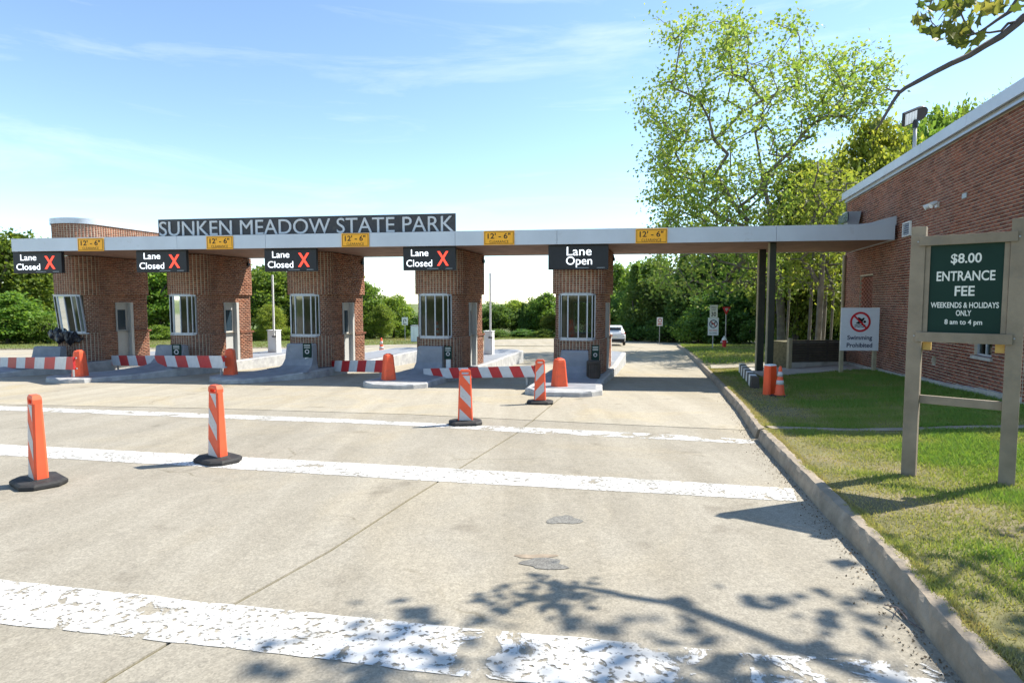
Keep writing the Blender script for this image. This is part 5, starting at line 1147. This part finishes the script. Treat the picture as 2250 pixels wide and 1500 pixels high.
# kinds of background tree: shared crowns
def tree_kind(R, H, z0, nat, per, ls, m, bark, seed, spread, shell=0.6, nl=10):
    a = lumpy(nat, R, H, z0, seed, shell, nl); tr = [(0, 0, -0.6), (0.05, 0, H*.12), (-.05, .1, H*.25), (.08, 0, H*.4), (0, .05, H*.55), (0.0, 0, H*.7)]
    g = np.random.default_rng(seed+50); c = np.repeat(a, per, 0)+g.normal(size=(len(a)*per, 3))*spread*np.array([1, 1, .6])
    return limbs_mesh('trunk', grow(a[:70], tr, 0.035, seed, step=1.2), bark), leaves_mesh('crown', c, ls, m, seed+9, 0.75)
KINDS = {}
for i, (kd, m_) in enumerate((('oak', L_OAK), ('oak2', L_OAK), ('dark', L_DRK), ('dark2', L_DRK), ('yg', L_YG))):
    KINDS[kd] = tree_kind(4.0, 10.0, [0.8, 0.4, 0.3, .1, 1.0][i], 190, [62, 62, 62, 62, 85][i], [0.34, .36, .36, .38, .27][i], m_, M_BARKD, 100+i, 0.50, nl=[9, 11, 12, 10, 8][i])
KINDS['tall'] = tree_kind(3.6, 10.0, 3.4, 150, 60, 0.30, L_OAK, M_BARKD, 120, 0.45)
KINDS['bush'] = tree_kind(2.0, 2.8, 0.0, 70, 70, 0.20, L_OAK, M_BARKD, 130, 0.30)
KINDS['dbush'] = tree_kind(2.2, 2.8, 0.0, 70, 70, 0.22, L_DRK, M_BARKD, 131, 0.32)
# conifer kind
g = np.random.default_rng(77); ca = []
for q in range(4200): z = g.random()**0.8*10; r = (10.2-z)*.26*(0.55+0.45*g.random()); a_ = g.random()*6.283; ca.append((r*math.cos(a_), r*math.sin(a_), z+.5-r*.18))
KINDS['fir'] = (limbs_mesh('trunk', [((0, 0, -.5), (0, 0, 10.3), .16, .02)], M_BARKD), leaves_mesh('crown', np.array(ca)+g.normal(size=(4200, 3))*.12, .40, L_DRK, 78, .45, .6))
def tree(kd, px, pbase, ptop, Y, wide, label, group, rot=None, name='tree'):
    c = P(px, 700, Y); z = lawn_z(c.x, Y) if (Y < Y_END and c.x > kerb_x(min(Y, Y_END))) else gz(Y)-.05
    top = P(px, ptop, Y).z; H0 = {'bush': 2.8, 'dbush': 2.8}.get(kd, 10.0); sz = (top-z)/(H0+.35); R0 = {'bush': 2.0, 'dbush': 2.2, 'tall': 3.6, 'fir': 2.6}.get(kd, 4.0); sx_ = wide/F_PX*Y/2/R0
    t = thing(name, label, 'shrub' if 'bush' in kd else 'tree', (c.x, Y, z), rot if rot is not None else rng.uniform(0, 6.28), group)
    t.scale = (sx_, sx_, sz); link('trunk', KINDS[kd][0], t); link('crown', KINDS[kd][1], t); return t
LW, MW, RW = 'woods at the left behind the booths', 'woods seen between the booths', 'woods on the right behind the lawn'
T = [  # kind, px, top px, distance, width px, label, group
 ('oak', 25, 500, 46, 210, 'tall green tree at the left edge of the picture', LW), ('oak2', -110, 505, 48, 230, 'tree beyond the left edge of the picture', LW), ('oak', 95, 520, 50, 170, 'dark tree behind the leftmost booth', LW),
 ('oak2', 15, 640, 39, 150, 'low rounded bright tree in front of the left woods', LW), ('bush', 105, 688, 39.5, 80, 'small shrub beside the leftmost crash wedge', LW),
 ('oak', 352, 560, 52, 150, 'tree seen between the two leftmost booths', LW), ('oak2', 300, 540, 56, 160, 'dark tree hidden mostly by the leftmost booth', LW), ('oak2', 410, 545, 54, 150, 'tree behind the second booth', LW),
 ('oak', 575, 575, 50, 150, 'broad tree left of the raised white pole', MW), ('oak2', 655, 572, 52, 150, 'broad tree right of the raised white pole', MW), ('dark', 520, 560, 56, 140, 'dark tree behind the second booth side wall', MW), ('yg', 595, 668, 46, 70, 'small yellow green tree at the foot of the woods', MW),
 ('oak', 740, 590, 58, 150, 'tree hidden behind the middle booth', MW), ('oak2', 812, 618, 54, 100, 'tall tree just right of the middle booth', MW), ('oak', 865, 643, 56, 78, 'rounded light green tree beside the u turn sign', MW), ('yg', 838, 668, 52, 60, 'bright small tree left of the u turn sign', MW),
 ('dark', 925, 686, 78, 60, 'distant tree left of the fourth booth', MW), ('oak2', 985, 665, 88, 110, 'distant tree behind the fourth booth', MW), ('dark', 905, 700, 95, 50, 'small far tree under the gap of open sky', MW),
 ('dark', 1085, 662, 92, 90, 'far dark tree right of the gate pole', MW), ('oak', 1125, 655, 96, 80, 'far tree with a paler crown between the two right booths', MW), ('dark2', 1165, 652, 94, 80, 'far dark tree in the gap beside the open lane booth', MW), ('oak2', 1205, 642, 90, 90, 'far tree touching the open lane booth', MW), ('yg', 1215, 690, 84, 60, 'low bright tree beside the open lane booth', MW), ('fir', 1150, 668, 88, 34, 'narrow far conifer between the two right booths', MW), ('dark', 1055, 668, 98, 80, 'far tree above the gate machine', MW),
 ('oak', 1290, 610, 84, 130, 'tree behind the open lane booth', RW), ('oak2', 1365, 578, 78, 110, 'bright tree above the white car', RW), ('oak', 1430, 555, 70, 130, 'bright leafy tree under the canopy right of the white car', RW), ('dark', 1375, 640, 68, 120, 'dark low tree just behind the white car', RW), ('fir', 1395, 585, 64, 110, 'dark drooping conifer near the white car', RW),
 ('dark2', 1455, 600, 62, 140, 'dark tree behind the small white road sign', RW), ('fir', 1500, 560, 58, 120, 'tall dark conifer in the middle of the right woods', RW), ('dark', 1545, 540, 60, 170, 'dark tree behind the speed limit sign', RW), ('dark2', 1625, 500, 58, 200, 'dark tree behind the yield sign', RW), ('dark', 1590, 620, 52, 150, 'dark undergrowth tree behind the hydrant', RW),
 ('dark2', 1700, 470, 54, 200, 'dark tree behind the sycamore trunk', RW), ('oak', 1760, 430, 50, 190, 'green tree over the right part of the canopy', RW), ('yg', 1790, 400, 40, 190, 'yellow green tree over the slatted wall', RW), ('yg', 1725, 500, 41, 150, 'yellow green tree behind the canopy posts', RW), ('yg', 1830, 340, 42, 230, 'tall yellow green tree next to the building corner', RW),
 ('yg', 1905, 255, 40, 230, 'yellow green tree rising behind the brick building roof', RW), ('oak', 1985, 240, 44, 190, 'green tree behind the rooftop floodlight', RW), ('oak2', 2060, 228, 46, 190, 'green tree right of the rooftop floodlight', RW), ('yg', 2110, 222, 50, 170, 'thin topped tree right of the floodlight over the roof', RW), ('yg', 2165, 205, 46, 160, 'rightmost tree showing over the roof edge', RW), ('oak', 2260, 215, 48, 160, 'tree hidden behind the roof at the right edge', RW),
 ('yg', 1750, 350, 39, 200, 'bright yellow green tree right of the sycamore limbs', RW), ('yg', 1940, 330, 37, 190, 'bright tree just above the far corner of the brick building', RW), ('yg', 1870, 390, 34, 150, 'small bright tree low over the canopy end', RW),
 ('dark2', 1850, 560, 46, 190, 'dark low tree behind the slatted wall', RW), ('dark', 1780, 600, 48, 170, 'dark tree in the shade behind the slatted wall', RW),
]
for kd, px, pt, Y, wd, lab, gr in T: tree(kd, px, 0, pt, Y*(1.38 if gr != RW and Y < 60 else 1.0), wd, lab, gr)
bu = [('bush', 560, 722, 47, 60, 'shrub at the foot of the woods left of the white pole', MW), ('bush', 632, 718, 47, 50, 'shrub at the foot of the woods right of the white pole', MW), ('bush', 350, 712, 48, 60, 'shrub in the gap between the two leftmost booths', LW), ('dbush', 820, 715, 54, 60, 'dark shrub beside the middle booth', MW), ('bush', 880, 718, 58, 50, 'shrub left of the u turn sign post', MW),
      ('dbush', 1090, 722, 80, 60, 'far dark shrub near the gate machine', MW), ('dbush', 1150, 722, 82, 70, 'far dark shrub in the middle of the gap', MW), ('bush', 1200, 722, 80, 50, 'far green shrub near the open lane booth', MW),
      ('dbush', 1400, 700, 62, 110, 'dark shrub right of the white car', RW), ('dbush', 1480, 690, 58, 120, 'dark shrub behind the small white road sign post', RW), ('bush', 1540, 680, 54, 110, 'green shrub behind the speed limit sign', RW), ('dbush', 1620, 680, 52, 120, 'dark shrub behind the yield sign post', RW), ('dbush', 1690, 690, 48, 110, 'dark shrub behind the canopy posts', RW), ('dbush', 1760, 700, 44, 120, 'dark shrub in deep shade behind the slatted wall', RW), ('dbush', 1840, 690, 42, 120, 'dark shrub at the building corner', RW), ('bush', 60, 705, 41, 90, 'light green shrub at the foot of the left woods', LW), ('bush', -20, 700, 41, 120, 'wide shrub at the left edge', LW), ('dbush', 1340, 715, 70, 70, 'dark shrub left of the white car', RW)]
for kd, px, pt, Y, wd, lab, gr in bu: tree(kd, px, 0, pt, Y*(1.38 if gr != RW and Y < 60 else 1.0), wd, lab, gr, name='shrub')
# slim bare trunks standing behind the slatted wall
for i, (px, yb_, Y, r) in enumerate(((1776, 745, 27, .06), (1796, 745, 26, .11), (1806, 745, 27.5, .09), (1824, 742, 29, .05), (1727, 762, 30, .05))):
    b = P(px, yb_, Y); b.z = lawn_z(b.x, Y); t = thing('young_tree', ['thin leaning trunk left of the pair behind the slatted wall', 'thicker grey trunk of the pair behind the slatted wall', 'second grey trunk of the pair behind the slatted wall', 'thinnest trunk near the building corner', 'thin pale stem beside the sycamore trunk'][i], 'tree', b, 0, 'slim trunks behind the slatted wall')
    H = 8+i*.5; a = lumpy(36, 2.0, H, 2.6, 200+i); tr = [(0, 0, -.3), (.05, 0, 1.5), (0.1, .05, 3), (.12, 0, H*.6)]
    link('trunk', limbs_mesh('trunk', grow(a, tr, r*.22, i, step=.7), M_BARK), t); c = np.repeat(a, 34, 0)+np.random.default_rng(i).normal(size=(36*34, 3))*.36; link('crown', leaves_mesh('crown', c, .19, L_YG, i), t)

# ------------------------------------------------------------------ the near tree whose branches reach into the top right corner
def leaf_shape(s):
    """a lobed plane-tree leaf, folded a little along its midrib"""
    o = [(0, -.35), (.16, -.20), (.46, -.18), (.34, .02), (.52, .28), (.26, .24), (.12, .36), (0, .66), (-.12, .36), (-.26, .24), (-.52, .28), (-.34, .02), (-.46, -.18), (-.16, -.20)]
    v = [(0, 0, 0)]+[(x*s, y*s, abs(x)*.28*s-(y*y)*.1*s) for x, y in o]; n = len(o)
    return v, [(0, 1+j, 1+(j+1) % n) for j in range(n)]
def leaf_me(k):
    v, f = leaf_shape(1.0); me = bpy.data.meshes.new('leaf'); me.from_pydata(v, [], f); a = me.attributes.new('rnd', 'FLOAT', 'FACE'); a.data.foreach_set('value', [k/6.0+.05]*len(f)); me.materials.append(L_NEAR); return me
LM = [leaf_me(k) for k in range(6)]
base = Vector((9.3, 3.0, 0)); base.z = 0.15
t = thing('near_tree', 'bare branch and lobed leaves of a near tree hanging in the top right corner', 'tree', base)
gg = np.random.default_rng(15); YB = 5.0
att = []
for q in range(85):
    p = gg.normal(size=3)*np.array([1.45, .75, .9])+np.array([6.5, 4.1, 6.4])
    px, py, d = proj(p)
    if d > .3 and -100 < px < 2290 and py > -40: continue
    att.append(p-np.array(base))
segs = grow(np.array(att), [(0, 0, -.4), (0.0, .05, 1.2), (-.15, .2, 2.6), (-.5, .5, 4.0), (-.9, .8, 5.2), (-1.4, 1.1, 6.2)], 0.016, 9, step=.6)
B = lambda px, py, Y=YB: np.array(P(px, py, Y)-base)
def twig(pts, r0, r1, Y=YB):
    q = [B(x, y, Y) for x, y in pts]; n = len(q)-1; 
    for i in range(n): segs.append((q[i], q[i+1], r0+(r1-r0)*i/n, r0+(r1-r0)*(i+1)/n))
segs.append((np.array([-1.4, 1.1, 6.2]), B(2420, -60), .06, .045))
twig([(2420, -60), (2330, -10), (2250, 38), (2235, 52), (2200, 80), (2165, 100), (2130, 122), (2090, 140), (2055, 158), (2020, 177), (1990, 193), (1975, 205), (1960, 227), (1940, 262), (1925, 285)], .034, .009)
twig([(2240, 47), (2215, 52), (2200, 68), (2175, 72), (2155, 72)], .012, .007); twig([(2270, -60), (2235, 0), (2215, 28), (2190, 45), (2165, 63), (2150, 72)], .018, .008)
twig([(1975, 200), (1960, 200), (1945, 192)], .010, .004); twig([(2200, 40), (2230, 22), (2260, 10)], .008, .006); twig([(2150, 72), (2120, 80), (2095, 84)], .007, .004); twig([(2140, 75), (2118, 45), (2105, 15), (2095, -20)], .007, .006)
twig([(2095, -30), (2080, 20), (2062, 45)], .006, .003); twig([(2060, -30), (2040, 20), (2046, 48), (2070, 72)], .006, .003)
link('trunk', limbs_mesh('trunk', segs, M_TWIG), t)
cen = np.repeat(np.array(att), 20, 0)+gg.normal(size=(len(att)*20, 3))*.30
w_ = cen+np.array(base); keep = []
for i, p in enumerate(w_):
    px, py, d = proj(p); keep.append(not (d > .2 and px < 2275 and py > -15))
link('crown', leaves_mesh('crown', cen[np.array(keep)], .17, L_NEAR, 16, .9), t)
rl = random.Random(4)
clus = [(2022, 8, 3), (2030, 45, 4), (2052, 75, 4), (2047, 28, 3), (2098, 22, 4), (2085, 40, 3), (2098, 85, 7), (2115, 100, 5), (2090, 70, 4), (2142, 52, 3), (2152, 85, 3), (2128, 12, 4), (2175, 32, 4), (2170, 10, 3), (2190, 8, 3), (2118, 66, 4), (2078, 8, 3), (2062, 20, 2), (2142, 20, 3), (2215, 6, 2), (2240, 12, 2), (1930, 262, 2), (1925, 285, 2), (2105, 0, 3)]
for (px, py, n) in clus:
    for q in range(n):
        p = P(px+rl.gauss(0, 9), py+rl.gauss(0, 8), YB+rl.gauss(0, .12))-base
        o = link('leaf', LM[rl.randrange(6)], t, p); s = rl.uniform(.085, .145) if py < 200 else .07; o.scale = (s, s, s); o.rotation_euler = (rl.uniform(.6, 2.4), rl.uniform(-.8, .8), rl.uniform(0, 6.28))

# ------------------------------------------------------------------ distant signs, hydrant, car
def post_sign(px, yb_, Y, label, parts, pole_top, rz=0.0):
    c = P(px, yb_, Y); z = lawn_z(c.x, Y) if c.x > kerb_x(min(Y, Y_END)) and Y < Y_END else gz(Y)-.05
    t = thing('road_sign', label, 'sign', (c.x, Y, z), rz); H = P(px, pole_top, Y).z-z
    MB().box(-.03, .03, 0.0, .05, -.3, H).build('pole', M_STEEL, t); k = Y/F_PX
    return t, k, z
t, k, z = post_sign(890, 745, 66, 'small far u turn sign on a thin post left of the fourth booth', None, 695)
zc = P(890, 705.5, 66).z-z; MB().box(-6.5*k, 6.5*k, -.02, 0, zc-8.5*k, zc+8.5*k).build('panel', M_WHITE, t); m_ = MB(); m_.tube([(-2.4*k, -.03, zc-4*k), (-2.4*k, -.03, zc+1.5*k), (-1.5*k, -.03, zc+4*k), (1.5*k, -.03, zc+4*k), (2.4*k, -.03, zc+1.5*k), (2.4*k, -.03, zc-1*k)], .75*k, 5); m_.build('arrow', M_BLK, t); MB().box(-3.6*k, 3.6*k, -.04, -.021, zc-7*k, zc-5.6*k).build('text_line', M_BLK, t)
t, k, z = post_sign(1449, 750, 52, 'small far white sign with a red mark, right of the white car', None, 697)
zc = P(1449, 706.5, 52).z-z; MB().box(-6.5*k, 6.5*k, -.02, 0, zc-9.5*k, zc+9.5*k).build('panel', M_WHITE, t); v, f = ringpts(3.2*k, 4.4*k, 0, zc+2.5*k, -.022, 16); MB().add(v, f).build('red_ring', M_RED, t); MB().box(-4.2*k, 4.2*k, -.03, -.021, zc-6.5*k, zc-4.5*k).build('text_line', M_RED, t)
YQ = 37.5; t, k, z = post_sign(1566, 768, YQ, 'speed limit 30 sign above a no dogs sign on one post', None, 670)
zz = lambda py: P(1566, py, YQ).z-z
MB().box(-8.2*k, 8.8*k, -.02, -.002, zz(697.5), zz(670)).build('panel', M_CREAM, t, bevel=.01); link('lettering', text_mesh('SPEED', 11*k, 3.6*k, .004, .3*k, zz(675), -.021, M_BLK, 0), t); link('lettering', text_mesh('LIMIT', 10*k, 3.6*k, .004, .3*k, zz(680.5), -.021, M_BLK, 0), t); link('lettering', text_mesh('30', 11*k, 9.5*k, .004, .3*k, zz(690), -.021, M_BLK, .02), t)
p2 = MB().box(-12*k, 11.5*k, -.03, -.012, zz(736.5), zz(698)).build('panel', M_SIGNW, t, bevel=.01)
v, f = ringpts(7.2*k, 9.2*k, 0, zz(711.5), -.032, 28); MB().add(v, f).build('ring', M_NAVY, t)
dg = MB(); c_ = zz(711.5)
for poly in (((-4.2, -1.0), (2.6, -1.0), (3.6, 2.6), (5.6, 2.2), (5.4, 4.2), (3.0, 5.2), (1.6, 2.2), (-3.4, 2.0), (-5.0, 4.2), (-5.2, 3.4)), ((-4.2, -1.2), (-2.6, -1.2), (-3.0, -4.8), (-4.4, -4.8)), ((1.0, -1.2), (2.6, -1.2), (2.6, -4.8), (1.4, -4.8))):
    n = len(poly); dg = MB(); dg.add([(x*k, -.0335, c_+y_*k) for x, y_ in poly]+[(x*k, -.031, c_+y_*k) for x, y_ in poly], [tuple(range(n)), tuple(range(n, 2*n))]+[(j, (j+1) % n, n+(j+1) % n, n+j) for j in range(n)]); dg.build('dog_shape', M_BLK, t)
MB().box(-8*k, 8*k, -.002, .002, -.8*k, .8*k, Matrix.Translation((0, -.037, c_)) @ Matrix.Rotation(math.radians(45), 4, 'Y')).build('slash', M_RED, t)
link('lettering', text_mesh('NO DOGS', 17*k, 3.6*k, .004, 0, zz(725.5), -.031, M_RED, 0), t); link('lettering', text_mesh('ALLOWED', 17*k, 3.6*k, .004, 0, zz(731.5), -.031, M_NAVY, 0), t)
YQ = 40.5; t, k, z = post_sign(1594, 764, YQ, 'faded red yield sign on a pale post by the hydrant', None, 675)
zz = lambda py: P(1594, py, YQ).z-z
def tri(s, y, name, m_): pts = [(-9.5*k*s, zz(679)+4.8*k*s), (9.5*k*s, zz(679)+4.8*k*s), (0, zz(679)-13*k*s)]; m3 = MB(); m3.add([(x, y, z_) for x, z_ in pts]+[(x, y+.015, z_) for x, z_ in pts], [(0, 1, 2), (5, 4, 3), (0, 3, 4, 1), (1, 4, 5, 2), (2, 5, 3, 0)]); return m3.build(name, m_, t)
tri(1.0, -.02, 'panel', M_RED); tri(.42, -.026, 'white_triangle', M_REFL); 
# hydrant
b = P(1591, 762, 39); b.z = lawn_z(b.x, 39); h = P(1591, 738, 39).z-b.z; t = thing('fire_hydrant', 'red fire hydrant with a white bonnet on the far lawn', 'hydrant', b)
MB().lathe([(h*.23, 0), (h*.23, h*.05), (h*.16, h*.07), (h*.16, h*.60), (h*.20, h*.62), (h*.20, h*.66)], 16).build('barrel', M_RED, t, smooth=False); MB().lathe([(h*.20, h*.66), (h*.19, h*.74), (h*.13, h*.86), (h*.05, h*.92), (h*.05, h)], 16).build('bonnet', M_WHITE, t)
for s in (-1, 1): MB().tube([(s*h*.14, 0, h*.52), (s*h*.28, 0, h*.52)], h*.075, 10).build('outlet', M_WHITE, t)
MB().tube([(0, -h*.14, h*.46), (0, -h*.27, h*.46)], h*.10, 10).build('front_outlet', M_RED, t)
# white crossover seen from behind
c = G(1351.5, 757); c = P(1350, 757, 47.5); c.z = gz(47.5); t = thing('white_car', 'white crossover driving away beyond the open lane', 'car', c, math.radians(-8)); k = 47.5/F_PX
W2, Hc, Lc = 0.90, 1.58, 4.3; secs = []
def sec(y, zb, zw, zt, wb, ww, wt): return [(-wb, y, zb), (-ww, y, zb+.22), (-ww, y, zw-.12), (-ww*.96, y, zw), (-wt, y, zt-.06), (-wt*.8, y, zt), (wt*.8, y, zt), (wt, y, zt-.06), (ww*.96, y, zw), (ww, y, zw-.12), (ww, y, zb+.22), (wb, y, zb)]
MB().loft([sec(0.0, .42, .86, .95, .70, .80, .66), sec(.12, .34, .95, 1.10, .80, .88, .66), sec(.50, .30, 1.0, 1.46, .86, W2, .62), sec(.95, .30, 1.0, 1.56, .86, W2, .64), sec(1.9, .28, .98, Hc, .86, W2, .66), sec(2.7, .28, .96, 1.46, .86, W2, .62), sec(3.25, .28, .95, 1.06, .86, W2, .70), sec(4.0, .30, .82, .88, .84, .86, .66), sec(Lc, .40, .66, .70, .70, .74, .6)]).build('body', M_CARW, t, smooth=False, bevel=.03)
MB().loft([[(-.58, .13, 1.08), (.58, .13, 1.08), (.56, .19, 1.10), (-.56, .19, 1.10)], [(-.50, .40, 1.40), (.50, .40, 1.40), (.5, .46, 1.40), (-.5, .46, 1.40)]]).build('rear_window', M_CARG, t); MB().box(-.60, .60, .30, .56, 1.46, 1.50).build('spoiler', M_CARW, t)
MB().box(-.80, .80, -.06, .3, .30, .56).build('rear_bumper', M_BLACK, t, bevel=.03); MB().box(-.20, .20, -.035, -.0, .66, .78).build('number_plate', M_CREAM, t)
for s in (-1, 1):
    MB().loft([[(s*.50, .02, .90), (s*.86, .10, .88), (s*.86, .28, .90), (s*.5, .1, .92)], [(s*.56, .02, 1.02), (s*.85, .14, 1.08), (s*.85, .30, 1.08), (s*.56, .12, 1.04)]]).build('tail_light', M_TAIL, t)
    MB().box(s*.93-.06*(s > 0), s*.93+.06*(s < 0), 2.75, 2.9, 1.0, 1.13).build('mirror', M_CARW, t); MB().loft([[(s*.905, .9, .98), (s*.905, 2.9, .98), (s*.89, 2.9, .98), (s*.89, .9, .98)], [(s*.69, 1.05, 1.42), (s*.70, 2.45, 1.42), (s*.68, 2.45, 1.42), (s*.67, 1.05, 1.42)]]).build('side_window', M_CARG, t)
    for y in (.82, 3.45):
        w = MB().lathe([(.19, -.10), (.33, -.10), (.345, -.06), (.345, .06), (.33, .10), (.19, .10)], 20).build('wheel', M_RUB, t); w.location = (s*.79, y, .345); w.rotation_euler = (0, math.pi/2, 0); MB().lathe([(.05, -.08), (.19, -.085), (.19, .085), (.05, .08)], 10).build('rim', M_STEEL, w)
# pale box trailer far behind, left of the fourth booth
c = P(913, 741, 60); c.z = gz(60)-.05; kk = 60/F_PX; h = P(913, 716, 60).z-c.z; t = thing('utility_box', 'pale grey utility box on the far grass left of the fourth booth', 'utility box', c, -.1); MB().box(-9*kk, 12*kk, -.3, .6, .05, h).build('cabinet', M_SIGNW, t, bevel=.03); MB().box(-9.6*kk, 12.6*kk, -.36, .66, h, h+.06).build('lid', M_STEEL, t); MB().box(-9*kk, 12*kk, -.28, .58, -.1, .05).build('plinth', M_CONC, t); MB().box(-2*kk, -1.6*kk, -.305, -.3, .2, h-.2).build('door_seam', M_STEEL, t)

# fallen twig and litter in the gutter
a, b = G(1943, 1332), G(2030, 1390); t_ = MB(); d = b-a
t_.tube([a+Vector((0, 0, .012)), a.lerp(b, .35)+Vector((.02, .03, .03)), a.lerp(b, .7)+Vector((-.01, 0, .02)), b+Vector((0, 0, .012))], [.004, .006, .006, .003], 5); t_.tube([a.lerp(b, .35)+Vector((.02, .03, .03)), a.lerp(b, .3)+Vector((-.05, -.06, .015))], [.004, .002], 5); tag(t_.build('fallen_twig', M_TWIG), 'thin broken twig lying on the road by the kerb', 'twig')
# gutter debris and lawn clods
g = np.random.default_rng(31); n = 1500; y = 2.2+12*g.random(n)**1.3; x = np.interp(y, KY, KX)-np.abs(g.normal(size=n))*0.10-0.01; z = np.array([gz(q) for q in y])+.006
tag(link('gutter_litter', leaves_mesh('gutter_litter', np.stack([x, y, z], 1), .014, mat('dry leaf litter', (.17, .12, .07), .9, var=.4, scale=30), 5, .7)), 'dry leaf litter gathered in the gutter along the kerb', 'litter', kind='stuff')
